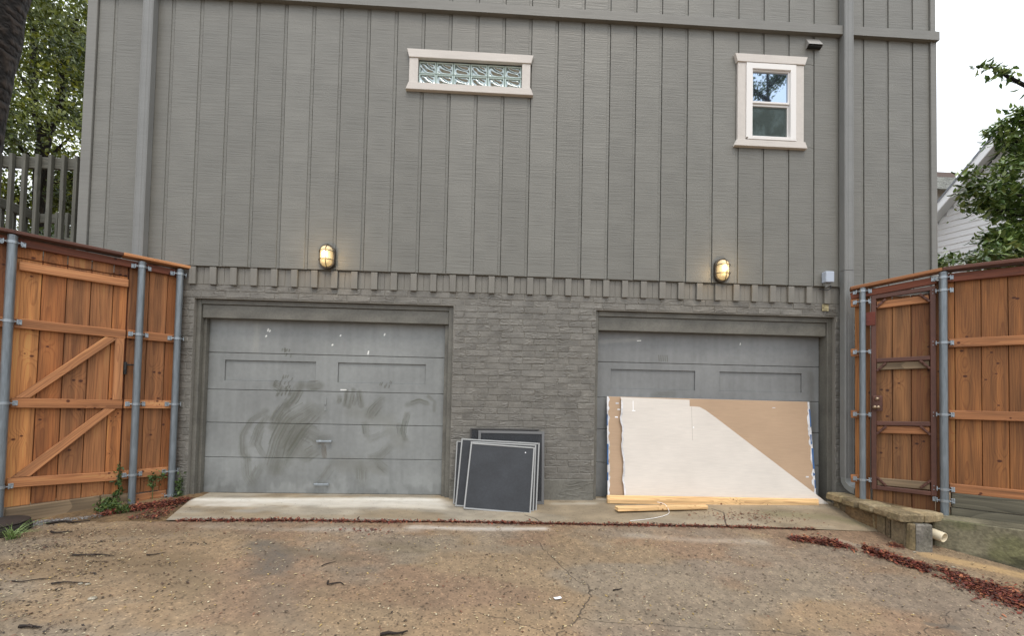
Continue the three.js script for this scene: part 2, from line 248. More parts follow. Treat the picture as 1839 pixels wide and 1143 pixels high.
// driveway: worn brown exposed-aggregate concrete, mapped in metres over x -2.5..10, z 0.5..6.5
const DW = 2048, DH = 1536, DX0 = -2.5, DXW = 12.5, DZ0 = 0.5, DZH = 6;
function driveTex() {
  const R = rng(5);
  const C = canvasF(DW, DH, (i, j) => {
    const x = DX0 + i / DW * DXW, z = DZ0 + j / DH * DZH;
    const a = fbm(x * 0.9 + 5, z * 1.6, 5), b = fbm(x * 3.1 + 40, z * 3.1 + 9, 4), c = fbm(x * 26, z * 26, 2), sp = NZ(x * 110, z * 110), sp2 = NZ(x * 75 + 300, z * 75 + 90);
    let r = 131, g = 112, bl = 88;                                              // sandy
    const damp = sstep(0.46, 0.62, a); r = lerp(r, 122, damp * 0.6); g = lerp(g, 98, damp * 0.6); bl = lerp(bl, 79, damp * 0.6);
    const rusty = sstep(0.52, 0.68, fbm(x * 1.4 + 70, z * 2.2 + 31, 4)); r = lerp(r, 142, rusty * 0.3); g = lerp(g, 117, rusty * 0.3); bl = lerp(bl, 88, rusty * 0.3);
    const grey = sstep(0.5, 0.66, fbm(x * 1.1 + 17, z * 1.9 + 53, 4)); r = lerp(r, 122, grey * 0.6); g = lerp(g, 113, grey * 0.6); bl = lerp(bl, 100, grey * 0.6);
    let k = 0.90 + 0.17 * b + 0.22 * (c - 0.5); k *= sp > 0.82 ? 0.72 : sp < 0.12 ? 1.24 : 1; if (sp2 > 0.95) k *= 1.4; if (sp2 < 0.04) k *= 0.55;
    return [r * k, g * k, bl * k];
  });
  const sx = DW / DXW, sy = DH / DZH, S = (pts, r, col, al, seed, st, so) => stroke(C, sx, sy, pts.map(p => [p[0] - DX0, p[1] - DZ0]), r, col, al, seed, st, so);
  // bleached band beyond the joint
  S([[2.9, 0.78], [3.5, 0.8], [4.1, 0.76]], 0.10, [206, 202, 196], 0.75, 3, 0.2, 0.95); S([[2.0, 0.88], [2.9, 0.85]], 0.13, [170, 164, 155], 0.5, 4, 0.2, 0.95); S([[4.9, 0.86], [5.5, 0.92], [6.1, 0.9]], 0.12, [176, 168, 156], 0.5, 6, 0.2, 0.95); S([[1.0, 0.85], [1.9, 0.9]], 0.1, [160, 148, 134], 0.4, 8, 0.2, 0.95);
  S([[6.9, 0.8], [7.15, 1.0], [7.25, 1.1]], 0.06, [176, 170, 160], 0.5, 9, 0.3, 0.9);
  S([[-0.8, 1.1], [0.2, 1.05], [0.9, 0.95]], 0.22, [104, 86, 66], 0.7, 61, 0.2, 0.95); S([[-0.2, 1.6], [0.6, 1.7], [1.4, 1.5]], 0.3, [110, 92, 68], 0.55, 62, 0.2, 0.95); S([[3.2, 1.2], [4.0, 1.15]], 0.16, [116, 106, 92], 0.5, 63, 0.2, 0.95);
  // oil and damp stains
  S([[1.75, 1.2], [2.0, 1.4], [2.05, 1.62]], 0.22, [82, 79, 74], 0.75, 11, 0.2, 0.9); S([[2.05, 1.3], [2.5, 1.42]], 0.13, [92, 82, 66], 0.6, 12, 0.2, 0.95); S([[2.7, 1.15], [3.05, 1.25]], 0.16, [104, 92, 70], 0.45, 13, 0.2, 0.9); S([[2.2, 1.85], [2.35, 2.1], [2.6, 2.3]], 0.2, [110, 102, 90], 0.4, 14, 0.2, 0.95); S([[0.5, 1.5], [1.2, 1.5], [1.7, 1.9]], 0.3, [104, 88, 66], 0.5, 15, 0.2, 0.95); S([[0.4, 2.0], [0.9, 2.3]], 0.3, [96, 82, 62], 0.5, 16, 0.2, 0.95);
  S([[6.6, 1.95], [6.75, 1.97]], 0.05, [84, 78, 70], 0.7, 17, 0, 0.8); S([[7.0, 1.1], [7.4, 1.3], [7.9, 1.6]], 0.16, [98, 84, 68], 0.6, 18, 0.2, 0.9);
  S([[7.6, 1.05], [8.2, 1.3], [9, 1.75]], 0.12, [188, 156, 108], 0.7, 19, 0.2, 0.6);
  // cracks full of dirt
  const crack = (pts, r, seed) => { const o = []; const q = rng(seed); for (let k = 0; k < pts.length - 1; k++) for (let t = 0; t < 5; t++) o.push([lerp(pts[k][0], pts[k + 1][0], t / 5) + (q() - 0.5) * 0.025, lerp(pts[k][1], pts[k + 1][1], t / 5) + (q() - 0.5) * 0.03]); o.push(pts[pts.length - 1]); stroke(C, sx, sy, o.map(p => [p[0] - DX0, p[1] - DZ0]), r, [52, 44, 36], 0.85, seed, 0, 0.3); };
  crack([[4.02, 1.02], [4.09, 1.25], [4.14, 1.4], [4.23, 1.62], [4.32, 1.7]], 0.004, 31); crack([[4.32, 1.7], [4.3, 1.85], [4.21, 1.98], [4.16, 2.08], [4.05, 2.18]], 0.005, 32); crack([[4.16, 2.08], [4.38, 2.09], [4.8, 2.116], [5.41, 2.1], [6.1, 2.2]], 0.004, 33); crack([[3.51, 2.04], [3.75, 2.12], [3.9, 2.2], [4.0, 2.26]], 0.004, 34); crack([[7.12, 1.74], [6.95, 1.8], [6.8, 1.86], [6.72, 1.98], [6.5, 2.0], [6.45, 2.2]], 0.004, 35); crack([[4.05, 2.18], [3.9, 2.4], [3.7, 2.9]], 0.005, 36);
  return toTex(C);
}
M.drive = std({ map: driveTex(), bumpMap: grit, bumpScale: 0.006, roughness: 0.72 });
{
  const g = sheet(range(-2.5, 10, 100), range(0.5, 6.5, 60), (x, z) => 0.004 * (NZ(x * 2, z * 2) - 0.5), (x, z) => true), p = g.attributes.position, u = g.attributes.uv;
  // the slab starts at the joint
  for (let i = 0; i < p.count; i++) { const x = p.getX(i); let z = p.getZ(i); const t = (z - 0.5) / 6; z = lerp(jointZ(x) + 0.014 * (1 - sstep(6.7, 7, x)), 6.5, t); p.setZ(i, z); p.setY(i, G(x, z) + 0.004 * (NZ(x * 2, z * 2) - 0.5)); u.setXY(i, (x - DX0) / DXW, (z - DZ0) / DZH); }
  g.computeVertexNormals(); const m = struct('driveway', g, M.drive);
}
// apron slab in front of the doors
const AW = 1536, AH = 256;
function apronTex() {
  const C = canvasF(AW, AH, (i, j) => { const x = i / AW * 8, z = j / AH * 1.0 - 0.2; const a = fbm(x * 1.5, z * 4, 4), b = fbm(x * 5 + 9, z * 9, 4), sp = NZ(x * 120, z * 120); let r = 150, g = 141, bl = 125; const br = clamp(sstep(0.45, 0.62, a) + 0.6 * sstep(3.2, 4.4, x)); r = lerp(r, 140, br); g = lerp(g, 126, br); bl = lerp(bl, 104, br); let k = 0.8 + 0.36 * b; if (sp > 0.9) k *= 0.75; return [r * k, g * k, bl * k]; });
  const S = (pts, r, col, al, seed, so = 0.95) => stroke(C, AW / 8, AH, pts.map(p => [p[0], p[1] + 0.2]), r, col, al, seed, 0.1, so);
  S([[0.5, 0.12], [1.2, 0.1], [2.2, 0.04], [3.0, 0.04]], 0.13, [230, 228, 220], 0.8, 40, 0.9); S([[0.6, 0.22], [1.3, 0.2], [2.2, 0.16], [3.05, 0.16]], 0.2, [216, 212, 203], 0.75, 41); S([[0.75, 0.3], [1.1, 0.28]], 0.09, [210, 206, 198], 0.6, 44); S([[1.9, 0.28], [2.6, 0.24], [3.1, 0.3]], 0.1, [206, 200, 188], 0.6, 45);
  S([[4.3, 0.12], [4.75, 0.1]], 0.07, [190, 184, 172], 0.5, 46); S([[4.85, -0.05], [7.4, -0.02]], 0.06, [206, 200, 190], 0.55, 47); S([[0.6, 0.58], [1.4, 0.6], [2.6, 0.55]], 0.1, [138, 122, 98], 0.6, 48); S([[5.0, 0.45], [6, 0.42], [7.2, 0.4]], 0.14, [136, 124, 104], 0.5, 49); S([[6.6, 0.3], [7.2, 0.35], [7.5, 0.5]], 0.14, [112, 108, 78], 0.6, 50); S([[1.1, 0.45], [1.3, 0.47]], 0.07, [150, 150, 148], 0.5, 51);
  const c2 = [[6.02, 0.2], [6.1, 0.3], [6.06, 0.38], [6.0, 0.5], [5.95, 0.62]]; stroke(C, AW / 8, AH, c2.map(p => [p[0], p[1] + 0.2]), 0.007, [48, 40, 33], 0.9, 52, 0, 0.3); stroke(C, AW / 8, AH, [[3.95, 0.45], [4.05, 0.53], [4.1, 0.63]].map(p => [p[0], p[1] + 0.2]), 0.007, [48, 40, 33], 0.9, 53, 0, 0.3);
  return toTex(C);
}
M.apron = std({ map: apronTex(), bumpMap: grit, bumpScale: 0.004, roughness: 0.75 });
{
  const g = sheet(range(0.42, 7.56, 70), range(0, 1, 14), 0), p = g.attributes.position, u = g.attributes.uv;
  for (let i = 0; i < p.count; i++) { let x = p.getX(i); const t = p.getZ(i); const z = lerp(-0.2, jointZ(x) - 0.014 * (1 - sstep(6.7, 7, x)), t); const xl = 0.40 + 0.26 * clamp(z / 0.75); x = lerp(x, Math.max(x, xl), 1); if (p.getX(i) < 0.43) x = xl; p.setXYZ(i, x, G(x, z) + 0.004, z); u.setXY(i, x / 8, (z + 0.2)); }
  g.computeVertexNormals(); struct('apron_slab', g, M.apron);
}
struct('joint_filler', (() => { const g = sheet(range(0.6, 7.6, 60), range(0, 1, 2), 0), p = g.attributes.position; for (let i = 0; i < p.count; i++) { const x = p.getX(i), z = jointZ(x) + lerp(-0.05, 0.05, p.getZ(i)); p.setZ(i, z); p.setY(i, G(x, z) - 0.012); } g.computeVertexNormals(); return g; })(), M.soil);
struct('soil_bed', (() => { const g = sheet(range(-2.6, 0.62, 30), range(-1.0, 0.8, 20), 0), p = g.attributes.position; for (let i = 0; i < p.count; i++) { const x = p.getX(i), z = p.getZ(i); const e = sstep(0.35, 0.6, x) * 0.02 + sstep(0.6, 0.8, z) * 0.015; p.setY(i, G(x, z) + 0.012 + 0.02 * (NZ(x * 6, z * 6) - 0.5) - e); } g.computeVertexNormals(); return g; })(), M.soil);

// ---------------------------------------------------------------- the house
const house = thing('house', 'grey painted two storey house with vertical siding over a brick garage level', 'house');
const WX0 = -0.912, WX1 = 8.808;
const rect = (x0, x1, y0, y1) => [[x0, y0], [x1, y0], [x1, y1], [x0, y1]];
part('wall', clean([
  extrude(rect(WX0 + 0.02, WX1 - 0.02, -0.4, 8.4), 0.15, 0, [rect(0.312, 3.14, -0.399, 2.165), rect(4.764, 7.595, -0.399, 2.165), rect(2.63, 3.9, 4.615, 4.995), rect(6.46, 7.08, 4.155, 5.155)]).translate(0, 0, -0.155),
  bx(WX0 + 0.02, WX0 + 0.17, -0.4, 8.4, -9, -0.159), bx(WX1 - 0.17, WX1 - 0.02, -0.4, 8.4, -9, -0.159), bx(WX0 + 0.172, WX1 - 0.172, -0.4, 8.4, -9, -8.85)]), M.mortar, house);
part('roof', bx(WX0 - 0.1, WX1 + 0.1, 8.402, 8.6, -9.1, 0.1), M.dark, house);
part('floor', bx(WX0 + 0.18, WX1 - 0.18, 2.6, 2.75, -8.8, -0.17), M.dark, house);
// siding boards: main face, then a recessed lap strip and a narrow open joint at its right
const openings = [[2.63, 3.9, 4.615, 4.995], [6.46, 7.08, 4.155, 5.155]];
function sidingBoard(x0, x1, y0, y1, lap) {
  const list = [], zf = 0.03, xm = lap ? x1 - 0.036 : x1; list.push(bx(x0, xm, y0, y1, 0.005, zf, 0.003)); if (lap) list.push(bx(xm - 0.002, x1 - 0.0045, y0 + 0.001, y1 - 0.001, 0.004, zf - 0.008, 0.002)); return list;
}
{
  const edges = [-0.804]; for (let k = -2; k <= 28; k++) edges.push(0.3048 * k); edges.push(8.733);
  for (const [y0, y1] of [[2.516, 5.505], [5.61, 8.38]]) for (let i = 0; i < edges.length - 1; i++) {
    const x0 = edges[i] + 0.001, x1 = edges[i + 1], lap = i < edges.length - 2; let yy0 = y0 + (jr() - 0.5) * 0.004; if (i > 3 && i < 8) yy0 += 0;
    let list; const o = openings.find(o => o[0] < x1 && o[1] > x0 && o[2] > y0 && o[3] < y1);
    if (!o) list = sidingBoard(x0, x1, yy0, y1, lap);
    else { list = [...sidingBoard(x0, x1, yy0, o[2], lap), ...sidingBoard(x0, x1, o[3], y1, lap)]; if (x0 < o[0]) list.push(bx(x0, o[0], o[2] - 0.004, o[3] + 0.004, 0.006, 0.0295, 0.001)); if (x1 > o[1]) list.push(...sidingBoard(o[1], x1, o[2], o[3], lap)); }
    const sm = M.siding[Math.floor(jr() * 3)];
    if (o && x0 >= o[0] && x1 <= o[1]) { const n = list.length / 2; part('siding_board', clean(list.slice(0, n)), sm, house); part('siding_board', clean(list.slice(n)), sm, house); } else part('siding_board', clean(list), sm, house);
  }
}
part('corner_board', clean([bx(WX0, -0.808, 2.0, 5.5, 0.005, 0.05, 0.004), bx(WX0 + 0.005, -0.808, 5.63, 8.38, 0.005, 0.05, 0.004)]), M.trim, house);
part('corner_board', clean([bx(8.735, WX1, 2.0, 5.5, 0.005, 0.05, 0.004), bx(8.735, WX1 - 0.01, 5.63, 8.38, 0.005, 0.05, 0.004)]), M.trim, house);
part('side_trim', clean([bx(WX0 - 0.06, WX0 - 0.024, 2.0, 5.42, -0.08, -0.03, 0.003), bx(WX0 - 0.06, WX0 - 0.024, 5.55, 8.3, -0.08, -0.03, 0.003)]), std({ color: srgb(176, 178, 178) }), house);
part('band_board', extrude([[0, 5.5], [0.055, 5.5], [0.055, 5.604], [0.044, 5.615], [0, 5.634]], WX1 - WX0 + 0.01, 0.0).rotateY(-Math.PI / 2).translate(WX1 + 0.005, 0, 0.026), M.trim, house);
// brick: running bond of long bricks, then a soldier course with every third brick proud
{
  const CH = 0.0719, BL = 0.262, r = rng(12);
  const add = (x0, x1, y0, y1) => { if (x1 - x0 < 0.03) return; const g = bx(x0 + 0.003, x1 - 0.003, y0 + 0.0026, y1 - 0.0026, -0.03, (r() - 0.5) * 0.0035, 0.004, { scale: 1.1 }); rough(g, 0.0026, r() * 90); part('brick', g, M.brick[Math.floor(r() * 4)], house); };
  for (let k = 0; k < 29; k++) {
    const y0 = 2.318 - (k + 1) * CH, y1 = y0 + CH, sh = (k % 2 ? 0.5 : 0) * BL + (r() - 0.5) * 0.05;
    const spans = y0 > 2.16 ? [[0.02, 7.62]] : [[0.06, 0.312], [3.14, 4.764], [7.595, 7.86]];
    if (y0 < 0.23) break;
    for (const [a, b] of spans) { let x = a - ((a + sh) % BL); while (x < b - 0.005) { add(Math.max(a, x), Math.min(b, x + BL), y0, y1); x += BL; } }
  }
  for (let k = -3; k < 102; k++) { const x = 0.258 + 0.0726 * k, proud = k % 3 === 0; if (x > 7.6) break; const g = bx(x + 0.001, x + 0.0716, 2.3205 - (proud ? 0.006 : 0), 2.508, -0.03, proud ? 0.027 : (r() - 0.5) * 0.003, 0.003, { scale: 1.2 }); g.attributes.uv.array.forEach((v, i, a) => { if (i % 2 === 0) { const t = a[i]; a[i] = a[i + 1]; a[i + 1] = t; } }); part(proud ? 'projecting_brick' : 'soldier_brick', rough(g, 0.0006, k), M.soldier, house); }
}
for (const [a, b] of [[3.142, 4.763], [0.06, 0.311], [7.597, 7.86]]) part('plinth', bx(a, b, -0.3, 0.231, -0.03, 0.004, 0.006, { scale: 0.7 }), M.parge, house);
// garage doors
function doorTex(which) {
  const W = 1024, H = 744, w = 2.72, h = 1.98;
  const C = canvasF(W, H, (i, j) => { const x = i / W * w, y = j / H * h; const a = fbm(x * 2 + which * 30, y * 2.6, 5), b = fbm(x * 30, y * 30, 2), v = fbm(x * 22 + which * 9, y * 2.2, 3), lo = sstep(0.45, 0.0, y) * sstep(0.4, 0.6, fbm(x * 9, y * 5 + which, 4)); let k = 0.86 + 0.2 * a + 0.06 * (b - 0.5) + 0.08 * (v - 0.5) - 0.1 * lo; return which ? [130 * k, 132 * k, 132 * k] : [139 * k, 142 * k, 141 * k]; });
  const fr = rng(500 + which), S0 = (pts, r, col, al, seed, st, so) => stroke(C, W / w, H / h, pts, r, col, al, seed, st, so);
  const S = (pts, r, col, al, seed, st = 0.75, so = 0.6) => {
    if (r < 0.025 || so > 0.8) { S0(pts, r * 1.1, col, Math.min(1, al * 1.2), seed, st * 0.5, so); return; }
    S0(pts, r * 1.25, col, al * 0.75, seed, st * 0.45, 0.9);                     // wiped film, then the lines the fingers left in it
    const n = Math.round(r / 0.007); for (let k = 0; k < n; k++) { const o = (fr() - 0.5) * 2.3 * r, a = fr() * 0.35, b = 0.65 + 0.35 * fr(), line = []; for (let t = 0; t <= 8; t++) { const u = lerp(a, b, t / 8) * (pts.length - 1), i = Math.min(pts.length - 2, Math.floor(u)), f = u - i, dx = pts[i + 1][0] - pts[i][0], dy = pts[i + 1][1] - pts[i][1], L = Math.hypot(dx, dy) || 1; line.push([lerp(pts[i][0], pts[i + 1][0], f) - dy / L * o + (fr() - 0.5) * 0.004, lerp(pts[i][1], pts[i + 1][1], f) + dx / L * o + (fr() - 0.5) * 0.004]); } S0(line, 0.003 + 0.006 * fr(), col.map(v => v - 6 + 10 * fr()), al * (0.35 + 0.5 * fr()), seed + k * 0.37, 0.2, 0.7); }
  };
  const d = [88, 89, 81], q = rng(70);
  if (!which) {
    // hand smears and wiped patches: x, y in metres from the lower left corner
    const o = (x, y) => [x - 0.355, y];
    S([o(1.25, 0.75), o(1.4, 0.5)], 0.2, [104, 105, 98], 0.45, 201, 0.2, 0.95); S([o(1.9, 0.35), o(2.3, 0.3)], 0.12, [112, 112, 105], 0.4, 202, 0.2, 0.95); S([o(2.0, 0.95), o(2.4, 0.85), o(2.55, 0.6)], 0.12, [114, 115, 108], 0.35, 203, 0.2, 0.95);
    S([o(1.41, 1.23), o(1.34, 1.08), o(1.27, 1.0)], 0.055, d, 0.85, 1, 0.3); S([o(1.5, 1.23), o(1.62, 1.235)], 0.05, d, 0.75, 2, 0.3); S([o(1.25, 1.0), o(1.16, 0.86), o(1.12, 0.76)], 0.06, d, 0.7, 3); S([o(1.5, 0.95), o(1.3, 0.82), o(1.2, 0.6), o(1.13, 0.3)], 0.10, d, 0.62, 4); S([o(1.62, 0.93), o(1.45, 0.75), o(1.3, 0.5), o(1.2, 0.28)], 0.09, d, 0.55, 5); S([o(1.35, 0.6), o(1.45, 0.72), o(1.62, 0.64)], 0.09, d, 0.5, 6, 0.4); S([o(1.5, 0.42), o(1.62, 0.5)], 0.07, d, 0.5, 7);
    S([o(1.03, 0.93), o(0.87, 0.82), o(0.78, 0.65), o(0.79, 0.45), o(0.86, 0.38)], 0.04, d, 0.6, 8, 0.9); S([o(1.05, 0.86), o(0.95, 0.72), o(0.9, 0.55)], 0.04, d, 0.55, 9, 0.9); S([o(1.0, 0.75), o(0.95, 0.55), o(1.03, 0.42)], 0.03, d, 0.5, 10, 0.9); S([o(0.82, 0.5), o(0.85, 0.2), o(0.92, 0.1)], 0.05, d, 0.4, 11, 0.9); S([o(1.0, 0.3), o(0.93, 0.15)], 0.05, d, 0.4, 12, 0.8);
    S([o(1.93, 1.17), o(1.91, 1.02)], 0.03, d, 0.8, 13, 0.3); S([o(2.0, 1.19), o(1.96, 1.0)], 0.028, d, 0.75, 14, 0.3); S([o(2.07, 1.17), o(2.1, 1.01)], 0.032, d, 0.75, 15, 0.3); S([o(1.85, 1.1), o(1.84, 1.05)], 0.03, d, 0.6, 16, 0.3); S([o(2.02, 1.04), o(2.04, 1.1)], 0.03, d, 0.6, 17);
    S([o(2.33, 1.1), o(2.2, 0.97), o(2.18, 0.9)], 0.045, d, 0.5, 18, 0.9); S([o(2.3, 1.02), o(2.22, 0.9)], 0.05, d, 0.45, 19, 0.9); S([o(2.15, 0.8), o(2.17, 0.68)], 0.045, d, 0.5, 20, 0.7); S([o(2.62, 0.92), o(2.58, 0.75), o(2.6, 0.64)], 0.035, d, 0.7, 21, 0.5); S([o(2.62, 1.03), o(2.75, 1.08), o(2.85, 1.05)], 0.03, d, 0.6, 22, 0.4); S([o(2.86, 1.13), o(2.93, 1.08), o(2.93, 0.97)], 0.022, d, 0.35, 23, 0.8); S([o(2.53, 0.8), o(2.55, 0.7)], 0.03, d, 0.5, 24);
    S([o(2.43, 0.55), o(2.33, 0.44), o(2.24, 0.42)], 0.05, d, 0.45, 25, 0.6); S([o(2.12, 0.3), o(2.13, 0.14)], 0.07, d, 0.4, 26, 0.7); S([o(2.3, 0.35), o(2.4, 0.27)], 0.05, d, 0.35, 27); S([o(1.8, 0.36), o(1.72, 0.22), o(1.62, 0.1)], 0.05, d, 0.35, 28, 0.8); S([o(2.4, 0.72), o(2.28, 0.65), o(2.2, 0.62)], 0.04, d, 0.3, 29, 0.8);
    S([o(1.12, 1.23), o(1.17, 1.2), o(1.2, 1.17)], 0.04, d, 0.55, 30); for (let k = 0; k < 40; k++) S([o(1.1 + q() * 0.2, 1.1 + q() * 0.22), o(1.1 + q() * 0.2, 1.1 + q() * 0.22)].map((p, i, a) => i ? [a[0][0] + 0.01, a[0][1] + 0.025] : p), 0.008, d, 0.5, 40 + k, 0); for (let k = 0; k < 14; k++) { const x = 1.18 + q() * 0.12, y = 1.55 + q() * 0.1; S([o(x, y), o(x + 0.005, y + 0.02)], 0.008, d, 0.5, 90 + k, 0); }
    for (let k = 0; k < 10; k++) { const x = 2.28 + q() * 0.15, y = 1.22 + q() * 0.06; S([o(x, y), o(x + 0.004, y + 0.025)], 0.007, d, 0.5, 120 + k, 0); }
    S([o(1.68, 0.56), o(1.7, 0.42)], 0.025, [84, 74, 62], 0.6, 31, 0.9); S([o(1.6, 0.6), o(1.74, 0.63)], 0.05, [84, 82, 74], 0.4, 32, 0.6); S([o(0.9, 1.9), o(0.89, 1.62)], 0.05, [166, 164, 156], 0.35, 33, 0.8, 0.9);
    for (const [x, y, l] of [[1.02, 1.845, 0.02], [1.04, 1.84, 0.01], [1.002, 1.78, 0.01], [1.834, 1.81, 0.008], [1.747, 1.70, 0.007], [2.334, 1.83, 0.016], [2.155, 1.61, 0.03]]) S([o(x, y), o(x + 0.006, y + l)], 0.008, [244, 244, 240], 1, 34 + x * 9, 0, 0.3);
    S([o(1.86, 1.19), o(1.92, 1.19)], 0.006, [240, 240, 236], 1, 60, 0, 0.3);
  } else {
    const o = (x, y) => [x - 4.8, y]; for (let k = 0; k < 5; k++) S([o(5.56 + k * 0.025, 1.68), o(5.565 + k * 0.025, 1.61)], 0.006, d, 0.7, 130 + k, 0); S([o(5.5, 1.2), o(5.75, 1.22)], 0.04, d, 0.4, 136); S([o(4.85, 1.82), o(5.3, 1.86)], 0.03, [170, 168, 160], 0.4, 137, 0.8, 0.9); S([o(7.42, 1.5), o(7.45, 1.0), o(7.44, 0.4)], 0.05, [96, 96, 92], 0.5, 138, 0.8, 0.9); S([o(5.3, 1.845), o(5.34, 1.85)], 0.006, [236, 236, 230], 1, 139, 0, 0.2); S([o(6.55, 1.83), o(6.553, 1.85)], 0.005, [236, 236, 230], 1, 140, 0, 0.2);
  }
  return toTex(C);
}
function garageDoor(x0, x1, panels, which, label) {
  const d = group('garage_door', house); d.userData.label = label;
  const m = std({ map: doorTex(which), bumpMap: grit, bumpScale: 0.0008, roughness: 0.42 });
  const fit = (g) => { const p = g.attributes.position, u = g.attributes.uv; for (let i = 0; i < p.count; i++) u.setXY(i, (p.getX(i) - x0) / 2.72, p.getY(i) / 1.98); return g; };
  const ys = [0.004, 0.402, 0.792, 1.167, 1.585, 1.99], zf = -0.165;
  for (let k = 0; k < 5; k++) {
    if (k !== 3) { part('door_section', fit(bx(x0, x1, ys[k] + 0.0025, ys[k + 1] - 0.0025, zf - 0.04, zf, 0.004)), m, d); continue; }
    const hs = panels.map(p => [p[0], p[1], 1.272, 1.502]), y0 = ys[3] + 0.0025, y1 = ys[4] - 0.0025;
    part('door_section', fit(extrude(rect(x0, x1, y0, y1), 0.04, 0.003, hs.map(h => rect(...h))).translate(0, 0, zf - 0.04)), m, d);
    for (const h of hs) part('panel', fit(bx(h[0] + 0.001, h[1] - 0.001, h[2] + 0.001, h[3] - 0.001, zf - 0.035, zf - 0.017, 0.002)), m, d);
  }
  part('bottom_seal', bx(x0, x1, -0.012, 0.004, zf - 0.035, zf - 0.003, 0.002), M.black, d);
  if (!which) {
    for (const [x, y] of [[1.705, 0.602], [1.69, 0.114]]) part('handle', clean([bx(x - 0.085, x + 0.085, y - 0.012, y + 0.012, zf + 0.03, zf + 0.044, 0.004), bx(x - 0.07, x - 0.05, y - 0.01, y + 0.01, zf, zf + 0.031, 0.002), bx(x + 0.05, x + 0.07, y - 0.01, y + 0.01, zf, zf + 0.031, 0.002)]), M.clamp, d);
    part('latch_plate', clean([bx(1.683, 1.707, 0.95, 1.095, zf, zf + 0.006, 0.002), cyl(0.008, 0.008, 0.015, 10).rotateX(Math.PI / 2).translate(1.695, 1.02, zf + 0.003)]), m, d);
  }
  return d;
}
garageDoor(0.355, 3.05, [[0.56, 1.572], [1.822, 2.818]], 0, 'left garage door with dark smeared hand marks');
garageDoor(4.8, 7.53, [[4.992, 6.004], [6.304, 7.317]], 1, 'right garage door with drywall leaning on it');
// frames round the openings: outer trim, jamb and head boards stepping back to the door
part('door_frame', clean([bx(0.313, 0.358, -0.02, 2.163, -0.10, -0.045, 0.003), bx(0.345, 0.385, -0.02, 2.0, -0.162, -0.101, 0.003), bx(3.085, 3.139, -0.02, 2.163, -0.10, -0.045, 0.003), bx(3.04, 3.11, -0.02, 2.0, -0.162, -0.101, 0.003), bx(0.359, 3.084, 2.112, 2.163, -0.10, -0.047, 0.003), bx(0.36, 3.084, 1.962, 2.111, -0.155, -0.065, 0.004)]), M.jamb, house);
part('door_frame', clean([bx(4.765, 4.802, -0.02, 2.163, -0.10, -0.045, 0.003), bx(4.79, 4.815, -0.02, 2.0, -0.162, -0.101, 0.003), bx(7.535, 7.594, -0.02, 2.163, -0.2, -0.045, 0.003), bx(4.803, 7.534, 2.105, 2.163, -0.10, -0.047, 0.003), bx(4.805, 7.534, 1.945, 2.104, -0.155, -0.065, 0.004)]), M.jamb, house);
// windows
function casing(w, list) { for (const g of list) part('casing', g, M.casing, w); }
{
  const w = group('window', house); w.position.set(0.003, -0.045, 0); w.userData.label = 'long narrow glass block window in white wood casing';
  casing(w, [extrude([[2.578, 4.992], [3.952, 4.992], [3.978, 5.088], [2.552, 5.088]], 0.046, 0.003).translate(0, 0, 0.026), extrude([[2.548, 4.625], [3.982, 4.625], [3.952, 4.704], [2.578, 4.704]], 0.046, 0.003).translate(0, 0, 0.026), bx(2.58, 2.679, 4.705, 4.991, 0.027, 0.062, 0.003, { grain: 'y', bare: 1 }), bx(3.85, 3.945, 4.705, 4.991, 0.027, 0.062, 0.003, { grain: 'y', bare: 1 })]);
  const glassM = new THREE.MeshPhysicalMaterial({ color: srgb(176, 186, 186), roughness: 0.03, metalness: 0.8 }), rimM = new THREE.MeshPhysicalMaterial({ color: srgb(196, 214, 210), roughness: 0.15, ior: 1.6 });
  const bw = 1.171 / 6, bh = 0.286 / 2; let n = 0;
  for (let j = 0; j < 2; j++) for (let i = 0; i < 6; i++, n++) {
    const cx = 2.679 + bw * (i + 0.5), cy = 4.705 + bh * (j + 0.5), N = 14, pos = [], idx = [], hw = bw / 2 - 0.016, hh = bh / 2 - 0.015, ph = (i * 7 + j * 3) % 3;
    for (let b = 0; b <= N; b++) for (let a = 0; a <= N; a++) { const u = a / N, v = b / N, e = Math.min(u, 1 - u, v, 1 - v); const z = 0.004 + 0.012 * Math.sin(7.5 * (u * 0.8 + v * 1.15) + ph * 0.6 + 0.9 * Math.sin(4 * u - 3 * v + ph)) * sstep(0, 0.18, e) ; pos.push(cx - hw + 2 * hw * u, cy - hh + 2 * hh * v, z); }
    for (let b = 0; b < N; b++) for (let a = 0; a < N; a++) { const k = b * (N + 1) + a; idx.push(k, k + 1, k + N + 1, k + 1, k + N + 2, k + N + 1); }
    const g = new THREE.BufferGeometry(); g.setAttribute('position', new THREE.Float32BufferAttribute(pos, 3)); g.setAttribute('uv', new THREE.Float32BufferAttribute(pos.filter((_, k) => k % 3 !== 2), 2)); g.setIndex(idx); g.computeVertexNormals(); part('glass_block', g, glassM, w);
    part('block_rim', extrude(rect(cx - bw / 2 + 0.003, cx + bw / 2 - 0.003, cy - bh / 2 + 0.003, cy + bh / 2 - 0.003), 0.09, 0.004, [rect(cx - hw, cx + hw, cy - hh, cy + hh)]).translate(0, 0, -0.07), rimM, w);
  }
  part('mortar_joint', bx(2.64, 3.89, 4.665, 5.035, -0.07, -0.03, 0.002), std({ color: srgb(176, 186, 184) }), w);
}
